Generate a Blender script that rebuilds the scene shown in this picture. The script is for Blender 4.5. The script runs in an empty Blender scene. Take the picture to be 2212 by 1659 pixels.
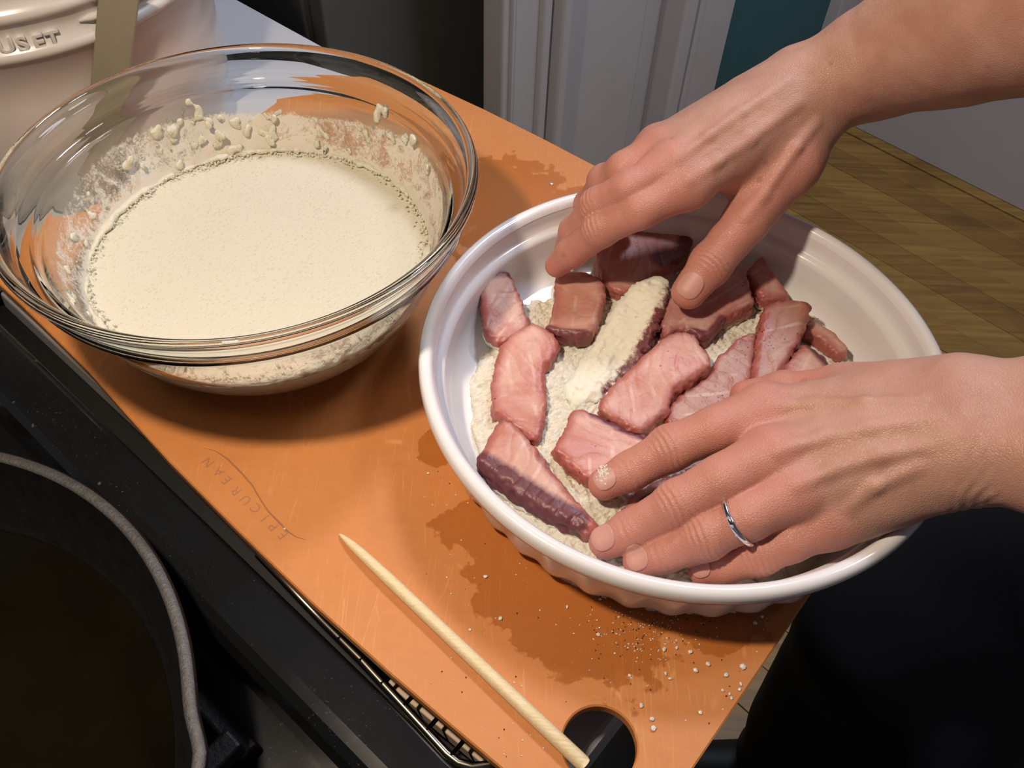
import bpy, math, random
import numpy as np
from mathutils import Vector, Matrix
rng = np.random.default_rng(7); random.seed(7)
C = bpy.context.scene.collection
sc = bpy.context.scene
# ------------------------------------------------------------------ camera
F, CXP, CYP, H = 1821.436, 1106.0, 829.5, 0.348474
RM = np.array([[0.99904357, 0.03402936, 0.02745822], [-0.04372586, 0.77749893, 0.62736231], [0., -0.62796291, 0.77824326]])
cd = bpy.data.cameras.new('camera'); cam = bpy.data.objects.new('camera', cd); C.objects.link(cam)
cd.sensor_width = 36; cd.sensor_fit = 'HORIZONTAL'; cd.lens = F / 2212 * 36; cd.clip_start = .01
cam.matrix_world = Matrix.Translation((0, 0, H)) @ Matrix(RM.T.tolist()).to_4x4()
sc.camera = cam
sc.view_settings.view_transform = 'Standard'; sc.view_settings.look = 'None'
sc.view_settings.gamma = 1; sc.view_settings.use_curve_mapping = False
sc.view_settings.exposure = 0.0
# ------------------------------------------------------------------ light
w = bpy.data.worlds.new('world'); sc.world = w; w.use_nodes = True
w.node_tree.nodes['Background'].inputs[0].default_value = (.74, .76, .95, 1)
w.node_tree.nodes['Background'].inputs[1].default_value = 0.11
def area(name, loc, target, size, power, col, shape='DISK', size_y=None):
    l = bpy.data.lights.new(name, 'AREA'); l.shape = shape; l.size = size; l.energy = power; l.color = col
    if size_y: l.size_y = size_y
    o = bpy.data.objects.new(name, l); C.objects.link(o); o.location = loc
    o.rotation_euler = (Vector(target) - Vector(loc)).to_track_quat('-Z', 'Y').to_euler(); return o
area('hood_lamp', (-.177, .122, .50), (-.02, .26, 0), .035, 2.45, (1, .82, .63))
area('ceiling_lamp', (.35, 1.0, 1.25), (.1, .35, 0), .22, 9.5, (.80, .84, 1.0))
area('wall_fill_lamp', (1.0, .65, 1.45), (.95, 1.6, -.6), .35, 7.5, (.90, .92, 1.0))  # added fill light, brightens the right wall and the floor
try: sc.cycles.use_denoising = True; sc.cycles.max_bounces = 32; sc.cycles.transmission_bounces = 32; sc.cycles.diffuse_bounces = 4; sc.cycles.glossy_bounces = 6; sc.cycles.transparent_max_bounces = 16
except Exception: pass
# ------------------------------------------------------------------ helpers
def P(px, py, z):
    """point seen at that place of the photograph, at height z"""
    d = np.array([(px - CXP) / F, -(py - CYP) / F, -1.]) @ RM
    t = (z - H) / d[2]
    return np.array([d[0] * t, d[1] * t, z])
TH = -0.679858; U = np.array([math.cos(TH), math.sin(TH), 0]); V = np.array([-math.sin(TH), math.cos(TH), 0])
def W(u, v, z): return U * u + V * v + np.array([0, 0, z])
def plane_hit(px, py, n, k):
    d = np.array([(px - CXP) / F, -(py - CYP) / F, -1.]) @ RM; c = np.array([0, 0, H])
    return c + d * ((k - c @ n) / (d @ n))
def tag(o, label=None, cat=None, group=None, kind=None):
    if label: o['label'] = label
    if cat: o['category'] = cat
    if group: o['group'] = group
    if kind: o['kind'] = kind
    return o
def empty(name, loc=(0, 0, 0), label=None, cat=None, group=None):
    o = bpy.data.objects.new(name, None); C.objects.link(o); o.location = loc; o.empty_display_size = .02
    return tag(o, label, cat, group)
def mesh(name, verts, faces, mat=None, parent=None, smooth=True, attrs=None):
    me = bpy.data.meshes.new(name); me.from_pydata([tuple(map(float, v)) for v in verts], [], [tuple(map(int, f)) for f in faces])
    return mobj(name, me, mat, parent, smooth, attrs)
def mobj(name, me, mat, parent=None, smooth=True, attrs=None):
    if smooth: me.polygons.foreach_set('use_smooth', np.ones(len(me.polygons), bool))
    if mat: me.materials.append(mat)
    for k, a in (attrs or {}).items():
        at = me.attributes.new(k, 'FLOAT', 'POINT'); at.data.foreach_set('value', np.asarray(a, np.float32))
    me.update()
    o = bpy.data.objects.new(name, me); C.objects.link(o)
    if parent is not None:
        o.parent = parent; o.matrix_parent_inverse = Matrix.Translation(-Vector(parent.location))
    return o
def prism(name, pts, z0, z1, mat, parent=None, bevel=0, smooth=False):
    n = len(pts); vs = [(p[0], p[1], z0) for p in pts] + [(p[0], p[1], z1) for p in pts]
    fs = [tuple(range(n))[::-1], tuple(range(n, 2 * n))] + [(i, (i + 1) % n, n + (i + 1) % n, n + i) for i in range(n)]
    o = mesh(name, vs, fs, mat, parent, smooth)
    if bevel:
        m = o.modifiers.new('bevel', 'BEVEL'); m.width = bevel; m.segments = 3; m.limit_method = 'ANGLE'; m.harden_normals = False
    return o
def boxuv(name, u0, u1, v0, v1, z0, z1, mat, parent=None, bevel=0):
    return prism(name, [W(u0, v0, 0), W(u1, v0, 0), W(u1, v1, 0), W(u0, v1, 0)], z0, z1, mat, parent, bevel)
def lathe(name, prof, center, mat, parent=None, n=128, rfun=None, closed=False):
    vs = []; m = len(prof); a = np.linspace(0, 2 * math.pi, n, endpoint=False)
    for (r, z) in prof:
        for t in a:
            rr = r if rfun is None else rfun(r, z, t)
            vs.append((center[0] + rr * math.cos(t), center[1] + rr * math.sin(t), center[2] + z))
    fs = []
    for i in range(m if closed else m - 1):
        j = (i + 1) % m
        for k in range(n): fs.append((i * n + k, i * n + (k + 1) % n, j * n + (k + 1) % n, j * n + k))
    if not closed:
        for i, s in ((0, -1), (m - 1, 1)):
            if prof[i][0] < 1e-3 or True:
                if prof[i][0] < .004: fs.append(tuple(range(i * n, i * n + n))[::s])
    o = mesh(name, vs, fs, mat, parent)
    return o
def tube(name, pts, r, mat, parent=None, n=10, caps=True):
    pts = [np.array(p, float) for p in pts]; rs = r if hasattr(r, '__len__') else [r] * len(pts)
    vs = []; fs = []; up = np.array([0, 0, 1.])
    for i, p in enumerate(pts):
        t = pts[min(i + 1, len(pts) - 1)] - pts[max(i - 1, 0)]; t /= np.linalg.norm(t)
        a = np.cross(t, up); 
        if np.linalg.norm(a) < 1e-3: a = np.cross(t, [0, 1., 0])
        a /= np.linalg.norm(a); b = np.cross(a, t)
        for k in range(n):
            q = 2 * math.pi * k / n; vs.append(p + rs[i] * (math.cos(q) * a + math.sin(q) * b))
    for i in range(len(pts) - 1):
        for k in range(n): fs.append((i * n + k, i * n + (k + 1) % n, (i + 1) * n + (k + 1) % n, (i + 1) * n + k))
    if caps: fs.append(tuple(range(n))); fs.append(tuple(range((len(pts) - 1) * n, len(pts) * n))[::-1])
    return mesh(name, vs, fs, mat, parent)
# numpy noise: sum of waves
class Noise:
    def __init__(s, scale, seed, n=14):
        r = np.random.default_rng(seed); d = r.normal(size=(n, 3)); d /= np.linalg.norm(d, axis=1)[:, None]
        s.k = d * (scale * r.uniform(.6, 1.7, n))[:, None]; s.p = r.uniform(0, 6.28, n); s.a = 1 / math.sqrt(n)
    def __call__(s, X): return np.sin(X @ s.k.T + s.p).sum(1) * s.a
# ---- implicit surface -> mesh (surface nets on a sparse grid)
def nets(fn, lo, hi, h, block=8, lip=1.15, proj=2):
    lo = np.array(lo, float); nb = np.ceil((np.array(hi) - lo) / (h * block)).astype(int); dims = nb * block
    bi = np.stack(np.meshgrid(*[np.arange(n) for n in nb], indexing='ij'), -1).reshape(-1, 3)
    cen = lo + (bi * block + (block - 1) / 2) * h; d = fn(cen)
    keep = np.abs(d) < (block * h * .87) * lip + 2.5 * h
    D = np.repeat(np.repeat(np.repeat((np.where(d > 0, 1., -1.)).reshape(nb), block, 0), block, 1), block, 2).astype(np.float32)
    off = np.stack(np.meshgrid(*[np.arange(block)] * 3, indexing='ij'), -1).reshape(-1, 3)
    kb = bi[keep]
    for s in range(0, len(kb), 150):
        q = kb[s:s + 150]; idx = (q[:, None] * block + off[None]).reshape(-1, 3)
        D[idx[:, 0], idx[:, 1], idx[:, 2]] = fn(lo + idx * h)
    S = D < 0
    Cn = np.zeros(np.array(dims) - 1, np.uint8)
    for a in (0, 1):
        for b in (0, 1):
            for c in (0, 1): Cn += S[a:dims[0] - 1 + a, b:dims[1] - 1 + b, c:dims[2] - 1 + c]
    act = (Cn > 0) & (Cn < 8); ci = np.argwhere(act)
    vid = -np.ones(act.shape, np.int64); vid[tuple(ci.T)] = np.arange(len(ci))
    acc = np.zeros((len(ci), 3)); cnt = np.zeros(len(ci))
    for ax in range(3):
        o1, o2 = [i for i in range(3) if i != ax]
        for a in (0, 1):
            for b in (0, 1):
                p0 = np.zeros(3, int); p0[o1] = a; p0[o2] = b; p1 = p0.copy(); p1[ax] = 1
                i0 = ci + p0; i1 = ci + p1; d0 = D[tuple(i0.T)]; d1 = D[tuple(i1.T)]
                m = (d0 < 0) != (d1 < 0); t = d0[m] / (d0[m] - d1[m])
                acc[m] += p0 + (p1 - p0) * t[:, None]; cnt[m] += 1
    Vx = lo + (ci + acc / cnt[:, None]) * h
    Fs = []
    for ax in range(3):
        o1, o2 = (ax + 1) % 3, (ax + 2) % 3
        sl0 = [slice(None)] * 3; sl1 = [slice(None)] * 3; sl0[ax] = slice(0, -1); sl1[ax] = slice(1, None)
        cr = np.argwhere(S[tuple(sl0)] != S[tuple(sl1)])
        ok = (cr[:, o1] > 0) & (cr[:, o2] > 0) & (cr[:, o1] < dims[o1] - 1) & (cr[:, o2] < dims[o2] - 1); cr = cr[ok]
        e1 = np.zeros(3, int); e1[o1] = 1; e2 = np.zeros(3, int); e2[o2] = 1
        q = np.stack([vid[tuple((cr - e1 - e2).T)], vid[tuple((cr - e2).T)], vid[tuple(cr.T)], vid[tuple((cr - e1).T)]], 1)
        ins = S[tuple(cr.T)]; q[~ins] = q[~ins][:, ::-1]; Fs.append(q)
    Fs = np.concatenate(Fs); Fs = Fs[(Fs >= 0).all(1)]
    e = h * .3; tet = np.array([[1, 1, 1], [1, -1, -1], [-1, 1, -1], [-1, -1, 1]], float)
    for _ in range(proj):
        f0 = fn(Vx); g = np.zeros_like(Vx)
        for t in tet: g += t * fn(Vx + t * e)[:, None]
        g /= (4 * e); gn = (g * g).sum(1) + 1e-6
        st = -(f0 / gn)[:, None] * g; L = np.linalg.norm(st, axis=1); k = np.minimum(1, h / (L + 1e-12)); Vx = Vx + st * k[:, None] * .8
    return Vx, Fs
def bigmesh(name, Vx, Fs, mat, parent=None, attrs=None):
    me = bpy.data.meshes.new(name); me.vertices.add(len(Vx)); me.vertices.foreach_set('co', Vx.astype(np.float32).ravel())
    me.loops.add(len(Fs) * 4); me.loops.foreach_set('vertex_index', Fs.astype(np.int32).ravel())
    me.polygons.add(len(Fs)); me.polygons.foreach_set('loop_start', np.arange(0, len(Fs) * 4, 4, dtype=np.int32))
    me.polygons.foreach_set('loop_total', np.full(len(Fs), 4, np.int32)); me.update(calc_edges=True); me.validate()
    return mobj(name, me, mat, parent, True, attrs)
def smin(a, b, k):
    hh = np.clip(.5 + .5 * (b - a) / k, 0, 1); return b + (a - b) * hh - k * hh * (1 - hh)
def cone(X, a, b, ra, rb):
    ba = b - a; t = np.clip(((X - a) @ ba) / (ba @ ba), 0, 1)
    return np.linalg.norm(X - a - t[:, None] * ba, axis=1) - (ra + (rb - ra) * t)
def polysdf(XY, poly):
    n = len(poly); d = np.full(len(XY), 1e9); ins = np.zeros(len(XY), bool)
    for i in range(n):
        a = poly[i]; b = poly[(i + 1) % n]; e = b - a; w_ = XY - a
        t = np.clip((w_ @ e) / (e @ e), 0, 1); q = w_ - t[:, None] * e; d = np.minimum(d, (q * q).sum(1))
        c = ((a[1] > XY[:, 1]) != (b[1] > XY[:, 1])) & (XY[:, 0] < (b[0] - a[0]) * (XY[:, 1] - a[1]) / (b[1] - a[1] + 1e-15) + a[0])
        ins ^= c
    d = np.sqrt(d); return np.where(ins, -d, d)
def chaikin(p, n=2):
    p = np.array(p, float)
    for _ in range(n):
        q = np.roll(p, -1, 0); p = np.stack([p * .82 + q * .18, p * .18 + q * .82], 1).reshape(-1, p.shape[1])
    return p
# ------------------------------------------------------------------ materials
class NT:
    def __init__(s, name):
        s.m = bpy.data.materials.new(name); s.m.use_nodes = True; s.t = s.m.node_tree; s.b = s.t.nodes['Principled BSDF']
        s.tc = s.t.nodes.new('ShaderNodeTexCoord')
    def n(s, ty, **kw):
        x = s.t.nodes.new(ty)
        for k, v in kw.items():
            if k.startswith('i_'):
                key = k[2:]; key = int(key) if key.isdigit() else key.replace('_', ' ')
                if hasattr(v, 'is_linked') : s.t.links.new(v, x.inputs[key])
                else: x.inputs[key].default_value = v
            else: setattr(x, k, v)
        return x
    def l(s, a, b): s.t.links.new(a, b)
    def co(s, scale=(1, 1, 1), rot=(0, 0, 0), src=None):
        m = s.n('ShaderNodeMapping'); s.l(src or s.tc.outputs['Object'], m.inputs[0]); m.inputs['Scale'].default_value = scale; m.inputs['Rotation'].default_value = rot
        return m.outputs[0]
    def noise(s, scale, detail=4, rough=.55, co=None, dist=0):
        x = s.n('ShaderNodeTexNoise'); x.inputs['Scale'].default_value = scale; x.inputs['Detail'].default_value = detail
        x.inputs['Roughness'].default_value = rough; x.inputs['Distortion'].default_value = dist
        s.l(co if co is not None else s.tc.outputs['Object'], x.inputs['Vector']); return x.outputs['Fac']
    def ramp(s, fac, stops):
        r = s.n('ShaderNodeValToRGB'); s.l(fac, r.inputs[0]); e = r.color_ramp.elements
        while len(e) < len(stops): e.new(.5)
        for i, (p, c) in enumerate(stops): e[i].position = p; e[i].color = (c if len(c) == 4 else (*c, 1)) if hasattr(c, '__len__') else (c, c, c, 1)
        return r.outputs[0]
    def math(s, op, a, b=0., c=None, clamp=False):
        m = s.n('ShaderNodeMath', operation=op, use_clamp=clamp)
        for i, v in enumerate((a, b) if c is None else (a, b, c)):
            if hasattr(v, 'is_linked'): s.l(v, m.inputs[i])
            else: m.inputs[i].default_value = v
        return m.outputs[0]
    def mix(s, fac, a, b, bt='MIX'):
        m = s.n('ShaderNodeMix', data_type='RGBA', blend_type=bt)
        for k, v in ((0, fac), (6, a), (7, b)):
            if hasattr(v, 'is_linked'): s.l(v, m.inputs[k])
            else: m.inputs[k].default_value = v if not hasattr(v, '__len__') else (*v[:3], 1)
        return m.outputs[2]
    def attr(s, name): return s.n('ShaderNodeAttribute', attribute_name=name).outputs['Fac']
    def set(s, **kw):
        for k, v in kw.items():
            k = k.replace('_', ' ')
            if hasattr(v, 'is_linked'): s.l(v, s.b.inputs[k])
            else: s.b.inputs[k].default_value = (*v, 1) if hasattr(v, '__len__') and len(v) == 3 and 'Radius' not in k else v
        return s
    def bump(s, h, strength=.3, dist=.001, prev=None):
        b = s.n('ShaderNodeBump'); b.inputs['Strength'].default_value = strength; b.inputs['Distance'].default_value = dist
        s.l(h, b.inputs['Height'])
        if prev is not None: s.l(prev, b.inputs['Normal'])
        s.l(b.outputs[0], s.b.inputs['Normal']); return b.outputs[0]
def lin(r, g, b):
    f = lambda c: c / 255 / 12.92 if c <= 10 else ((c / 255 + .055) / 1.055) ** 2.4
    return (f(r), f(g), f(b))
def simple(name, col, rough=.5, metal=0, noise=0, nscale=40, bump=0, bscale=200, **kw):
    m = NT(name); c = col
    if noise:
        f = m.noise(nscale); c = m.mix(f, tuple(x * (1 - noise) for x in col), tuple(min(1, x * (1 + noise)) for x in col))
    m.set(Base_Color=c, Roughness=rough, Metallic=metal, **kw)
    if bump: m.bump(m.noise(bscale), bump, .0005)
    return m.m
RotB = (0, 0, -TH)
# board
m = NT('brown_composite'); cb = m.co((1, 1, 1), RotB)
g1 = m.noise(9, 5, .6); g2 = m.noise(120, 3, .6, m.co((1, 2.2, 1), (0, 0, 1.2)))
col = m.mix(g1, lin(184, 112, 56), lin(204, 133, 72)); col = m.mix(m.math('MULTIPLY', g2, .35), col, lin(232, 158, 92))
# knife scratches
def scratches(ang, sc_, lo, hi, seed):
    wv = m.n('ShaderNodeTexVoronoi', feature='DISTANCE_TO_EDGE'); mp = m.co((sc_, sc_ * .06, 1), (0, 0, ang)); wv.inputs['Scale'].default_value = 1
    nz = m.n('ShaderNodeVectorMath', operation='ADD'); m.l(mp, nz.inputs[0]); nz.inputs[1].default_value = (seed, seed * 2, 0); m.l(nz.outputs[0], wv.inputs['Vector'])
    l_ = m.ramp(wv.outputs['Distance'], [(0, 1), (.018, 0)]); mk = m.ramp(m.noise(22 + seed, 3), [(lo, 0), (hi, 1)]); return m.math('MULTIPLY', l_, mk)
s1 = scratches(.5, 150, .5, .62, 1.3); s2 = scratches(1.15, 120, .52, .66, 4.1); s3 = scratches(-.4, 90, .56, .66, 7.7); s4 = scratches(1.9, 200, .5, .7, 2.2)
ss = m.math('MAXIMUM', m.math('MAXIMUM', s1, s2), m.math('MAXIMUM', s3, s4)); col = m.mix(m.math('MULTIPLY', ss, .5), col, lin(240, 176, 110))
# wet patches beside the dish: soaked in, so darker and more orange
sep = m.n('ShaderNodeSeparateXYZ'); m.l(m.tc.outputs['Object'], sep.inputs[0])
def blob(px, py, r, st=1., rot=0):
    c0 = P(px, py, 0); mp = m.n('ShaderNodeMapping', vector_type='TEXTURE'); m.l(m.tc.outputs['Object'], mp.inputs[0]); mp.inputs['Location'].default_value = (c0[0], c0[1], 0)
    mp.inputs['Rotation'].default_value = (0, 0, rot); mp.inputs['Scale'].default_value = (r * st, r, 1)
    ln = m.n('ShaderNodeVectorMath', operation='LENGTH'); m.l(mp.outputs[0], ln.inputs[0]); return ln.outputs['Value']
bl = None
for a in ((1210, 1290, .030, 1.8, -.65), (1030, 1130, .016, 1.2, .3), (1180, 1370, .011, 1.3, 0), (1310, 1340, .016, 1.5, -.2), (1540, 1345, .014, 1.3, 0), (960, 960, .012, 1.2, 1), (1530, 1300, .02, 1.6, -.1), (1090, 1190, .018, 1.3, -.7), (1060, 440, .05, 1.2, 0)):
    x = blob(*a); bl = x if bl is None else m.math('SMOOTH_MIN', bl, x, .25)
bl = m.math('ADD', bl, m.math('MULTIPLY', m.math('SUBTRACT', m.noise(75, 5, .6), .5), 1.5))
wet = m.ramp(bl, [(.93, 1), (1.02, 0)])
col = m.mix(m.math('MULTIPLY', wet, .58), col, lin(158, 84, 18))
rg = m.math('SUBTRACT', m.math('ADD', .40, m.math('MULTIPLY', g1, .16)), m.math('MULTIPLY', wet, .18))
m.set(Base_Color=col, Roughness=rg, Specular_IOR_Level=.45)
m.bump(m.math('SUBTRACT', m.noise(500, 2), m.math('MULTIPLY', ss, .8)), .12, .0004); M_board = m.m
M_engrave = simple('engraving', lin(168, 112, 76), .6, noise=.15, nscale=300)
# white ceramic
m = NT('white_ceramic'); m.set(Base_Color=m.mix(m.noise(30), (.77, .75, .76), (.83, .81, .81)), Roughness=.16, Specular_IOR_Level=.5, Coat_Weight=.3, Coat_Roughness=.08); M_cer = m.m
M_cream = simple('cream_glaze', (.70, .66, .62), .25, noise=.05, nscale=20)
# glass
m = NT('clear_glass'); m.set(Base_Color=(.96, .985, .975), Roughness=0.0, IOR=1.47, Transmission_Weight=1.0); M_glass = m.m
# batter
m = NT('batter'); v = m.n('ShaderNodeTexVoronoi'); v.inputs['Scale'].default_value = 420; m.l(m.tc.outputs['Object'], v.inputs['Vector'])
bub = m.ramp(v.outputs['Distance'], [(.0, 0), (.22, .0), (.34, 1)])
bm_ = m.math('MULTIPLY', m.math('SUBTRACT', 1., bub), m.ramp(m.noise(60, 3), [(.48, 0), (.62, 1)]))
col = m.mix(m.noise(14, 4), (.64, .60, .465), (.68, .64, .52)); col = m.mix(m.math('MULTIPLY', bm_, .5), col, (.60, .52, .36))
m.set(Base_Color=col, Roughness=.42, Subsurface_Weight=.25, Subsurface_Scale=.004, Specular_IOR_Level=.35)
m.b.inputs['Subsurface Radius'].default_value = (1, .8, .5)
m.bump(m.math('ADD', m.noise(700, 3), m.math('MULTIPLY', bub, .9)), .4, .0007); M_batter = m.m
# batter film on the glass
m = NT('batter_film'); co = m.tc.outputs['Object']
streak = m.noise(75, 7, .72, dist=1.0); fine = m.noise(620, 4, .75, dist=.5); big = m.noise(11, 3, .5)
amt = m.attr('amount')
den = m.math('ADD', m.math('MULTIPLY', streak, .75), m.math('MULTIPLY', fine, .45)); den = m.math('ADD', den, m.math('MULTIPLY', big, .55))
den = m.math('ADD', den, m.math('SUBTRACT', amt, 1.0)); al = m.ramp(den, [(.44, 0), (.54, .3), (.66, .85)])
al = m.math('MAXIMUM', al, m.math('MULTIPLY', m.ramp(amt, [(.05, 0), (.5, 1)]), .13))
m.set(Base_Color=(.80, .76, .66), Roughness=.4, Alpha=al); m.bump(den, .6, .0008); M_film = m.m
# flour
m = NT('flour'); m.set(Base_Color=m.mix(m.noise(25, 3), (.90, .84, .68), (.94, .90, .78)), Roughness=.95, Specular_IOR_Level=.1, Subsurface_Weight=.1, Subsurface_Scale=.002)
m.bump(m.math('ADD', m.noise(900, 5, .7), m.noise(320, 4, .65)), .9, .0012); M_flour = m.m
# fish
def fishmat(name, ca, cb_, dark, pepper=0., seed=0.):
    ca = (ca[0] * .84, ca[1] * .70, ca[2] * .62); cb_ = (cb_[0] * .88, cb_[1] * .85, cb_[2] * .77)
    m = NT(name); base = m.noise(30, 5, .6, m.co((1, 1, 1), (0, 0, seed)), .6)
    col = m.mix(m.ramp(base, [(.38, 0), (.60, 1)]), ca, cb_)
    wv = m.n('ShaderNodeTexWave', wave_type='BANDS', bands_direction='X'); wv.inputs['Scale'].default_value = 26; wv.inputs['Distortion'].default_value = 5
    wv.inputs['Detail'].default_value = 2; wv.inputs['Detail Scale'].default_value = .7; m.l(m.co((1, 1, 1), (0, 0, seed * 1.7)), wv.inputs['Vector'])
    lines = m.ramp(wv.outputs['Fac'], [(.0, 0), (.90, 0), (.985, 1)]); brk = m.ramp(m.noise(60, 2), [(.45, 0), (.6, 1)])
    lines = m.math('MULTIPLY', lines, brk)
    col = m.mix(m.math('MULTIPLY', lines, .35), col, (.86, .70, .64))
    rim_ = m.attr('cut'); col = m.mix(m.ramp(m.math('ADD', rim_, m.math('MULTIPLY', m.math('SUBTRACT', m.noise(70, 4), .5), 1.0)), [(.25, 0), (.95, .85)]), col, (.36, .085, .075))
    sk = m.attr('dark'); col = m.mix(m.ramp(m.math('ADD', sk, m.math('MULTIPLY', m.math('SUBTRACT', m.noise(160, 4), .5), .5)), [(.35, 0), (.75, 1)]), col, dark)
    if pepper:
        vo = m.n('ShaderNodeTexVoronoi'); vo.inputs['Scale'].default_value = 520; m.l(co_ := m.co((1, 1, 1), (0, 0, seed)), vo.inputs['Vector'])
        dots = m.ramp(vo.outputs['Distance'], [(.0, 1), (.22, 1), (.28, 0)]); sel = m.n('ShaderNodeSeparateColor'); m.l(vo.outputs['Color'], sel.inputs[0])
        dots = m.math('MULTIPLY', dots, m.ramp(sel.outputs[0], [(1 - pepper, 0), (1 - pepper + .01, 1)])); dots = m.math('MULTIPLY', dots, m.ramp(m.noise(45, 2), [(.45, 0), (.6, 1)]))
        col = m.mix(m.math('MULTIPLY', dots, .9), col, (.05, .02, .015))
    fl = m.attr('flour'); fm = m.ramp(m.math('ADD', fl, m.math('MULTIPLY', m.math('SUBTRACT', m.noise(220, 5, .7), .5), .9)), [(.42, 0), (.6, 1)])
    col = m.mix(fm, col, (.90, .84, .69))
    m.set(Base_Color=col, Roughness=m.math('ADD', m.math('MULTIPLY', fm, .6), m.math('ADD', .30, m.math('MULTIPLY', base, .15))), Specular_IOR_Level=m.math('SUBTRACT', .5, m.math('MULTIPLY', fm, .4)),
          Subsurface_Weight=.55, Subsurface_Scale=.010)
    m.b.inputs['Subsurface Radius'].default_value = (1, .45, .35)
    hgt = m.math('ADD', m.noise(420, 5, .65), m.math('MULTIPLY', m.noise(110, 3), .8)); hgt = m.math('ADD', hgt, m.math('MULTIPLY', m.math('MULTIPLY', fm, m.math('ADD', m.noise(700, 5, .7), m.noise(260, 4, .65))), 3.))
    m.bump(hgt, .35, .0008); return m.m
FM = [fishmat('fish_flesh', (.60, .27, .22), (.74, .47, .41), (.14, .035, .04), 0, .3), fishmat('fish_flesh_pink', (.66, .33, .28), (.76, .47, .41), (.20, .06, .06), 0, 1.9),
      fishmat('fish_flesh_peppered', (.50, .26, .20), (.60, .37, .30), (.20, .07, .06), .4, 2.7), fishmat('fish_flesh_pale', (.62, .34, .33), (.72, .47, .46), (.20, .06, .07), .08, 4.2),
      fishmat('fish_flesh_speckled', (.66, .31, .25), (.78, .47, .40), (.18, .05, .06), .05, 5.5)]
# skin
m = NT('skin'); red = m.attr('red'); n1 = m.noise(45, 5, .6); n2 = m.noise(260, 3, .6)
col = m.mix(m.ramp(n1, [(.35, 0), (.65, 1)]), (.475, .245, .175), (.55, .315, .235)); col = m.mix(m.ramp(m.math('ADD', red, m.math('MULTIPLY', m.math('SUBTRACT', n1, .5), .3)), [(.0, 0), (.85, 1)]), col, (.56, .215, .165))
col = m.mix(m.math('MULTIPLY', m.attr('vein'), .35), col, (.34, .22, .19))
vo = m.n('ShaderNodeTexVoronoi'); vo.inputs['Scale'].default_value = 42; m.l(m.tc.outputs['Object'], vo.inputs['Vector'])
col = m.mix(m.math('MULTIPLY', m.ramp(vo.outputs['Distance'], [(0, 1), (.05, .8), (.09, 0)]), .35), col, (.22, .09, .05))
m.set(Base_Color=col, Roughness=m.math('ADD', .38, m.math('MULTIPLY', n2, .16)), Subsurface_Weight=.22, Subsurface_Scale=.006, Specular_IOR_Level=.42)
m.b.inputs['Subsurface Radius'].default_value = (1, .35, .2)
v2 = m.n('ShaderNodeTexVoronoi', feature='DISTANCE_TO_EDGE'); v2.inputs['Scale'].default_value = 900; m.l(m.co((1, 1.0, 1)), v2.inputs['Vector'])
m.bump(m.math('ADD', m.math('MULTIPLY', m.ramp(v2.outputs['Distance'], [(0, 0), (.25, 1)]), .5), n2), .35, .0006); M_skin = m.m
M_nail = simple('fingernail', (.56, .29, .235), .5, noise=.06, nscale=120, Subsurface_Weight=.15, Subsurface_Scale=.003)
M_steel = simple('brushed_steel', (.44, .385, .27), .42, .65, noise=.18, nscale=30, bump=.05, bscale=400)
M_silver = simple('silver', (.85, .85, .86), .12, 1)
M_stone = simple('clear_stone', (.75, .72, .95), .05, .0, Transmission_Weight=.5)
# iron
m = NT('cast_iron'); m.set(Base_Color=m.mix(m.noise(90, 4), (.006, .006, .006), (.016, .015, .015)), Roughness=m.ramp(m.noise(200, 4), [(.3, .34), (.7, .55)]), Metallic=.35)
m.bump(m.noise(420, 5, .7), .55, .0008); M_iron = m.m
M_ironrim = NT('worn_iron'); M_ironrim.set(Base_Color=M_ironrim.mix(M_ironrim.noise(300, 5, .7), (.045, .044, .043), (.15, .145, .14)), Roughness=.5, Metallic=.5); M_ironrim.bump(M_ironrim.noise(700, 4, .7), .6, .0008); M_ironrim = M_ironrim.m
M_oil = simple('dark_oil', (.007, .006, .003), .06, noise=.4, nscale=30)
# stove enamel with dust and drops
m = NT('black_enamel'); vo = m.n('ShaderNodeTexVoronoi'); vo.inputs['Scale'].default_value = 130; m.l(m.tc.outputs['Object'], vo.inputs['Vector'])
sp = m.n('ShaderNodeSeparateColor'); m.l(vo.outputs['Color'], sp.inputs[0]); dr = m.math('MULTIPLY', m.ramp(vo.outputs['Distance'], [(0, 1), (.13, 1), (.16, 0)]), m.ramp(sp.outputs[0], [(.93, 0), (.95, 1)]))
dust = m.math('MULTIPLY', m.ramp(m.noise(700, 2), [(.66, 0), (.74, 1)]), m.ramp(m.noise(30, 3), [(.4, 0), (.7, 1)]))
m.set(Base_Color=m.mix(m.math('MULTIPLY', m.math('MAXIMUM', dr, dust), .5), (.0085, .0095, .011), (.16, .17, .18)), Roughness=m.math('ADD', .09, m.math('MULTIPLY', m.math('MAXIMUM', dr, m.noise(20)), .14)), Specular_IOR_Level=.5); M_enamel = m.m
M_blackmetal = simple('black_metal', (.02, .02, .021), .3, .6)
M_wire = simple('dark_chrome', (.16, .145, .12), .28, 1)
M_pale = simple('pale_liner', (.62, .48, .36), .7, noise=.1, nscale=60)
M_white = simple('white_laminate', (.60, .60, .62), .4, noise=.03)
M_paint = simple('white_paint', (.60, .585, .60), .45, noise=.04, nscale=12, bump=.05, bscale=60)
M_teal = simple('teal_paint', (.022, .135, .165), .55, noise=.08, nscale=14, bump=.08, bscale=90)
M_grey = simple('grey_paint', (.11, .115, .105), .5, noise=.06)
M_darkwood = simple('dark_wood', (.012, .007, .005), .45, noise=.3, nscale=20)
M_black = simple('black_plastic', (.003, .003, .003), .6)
M_cloth = simple('black_cloth', (.006, .006, .007), .9, noise=.2, nscale=60, bump=.2, bscale=500)
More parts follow.
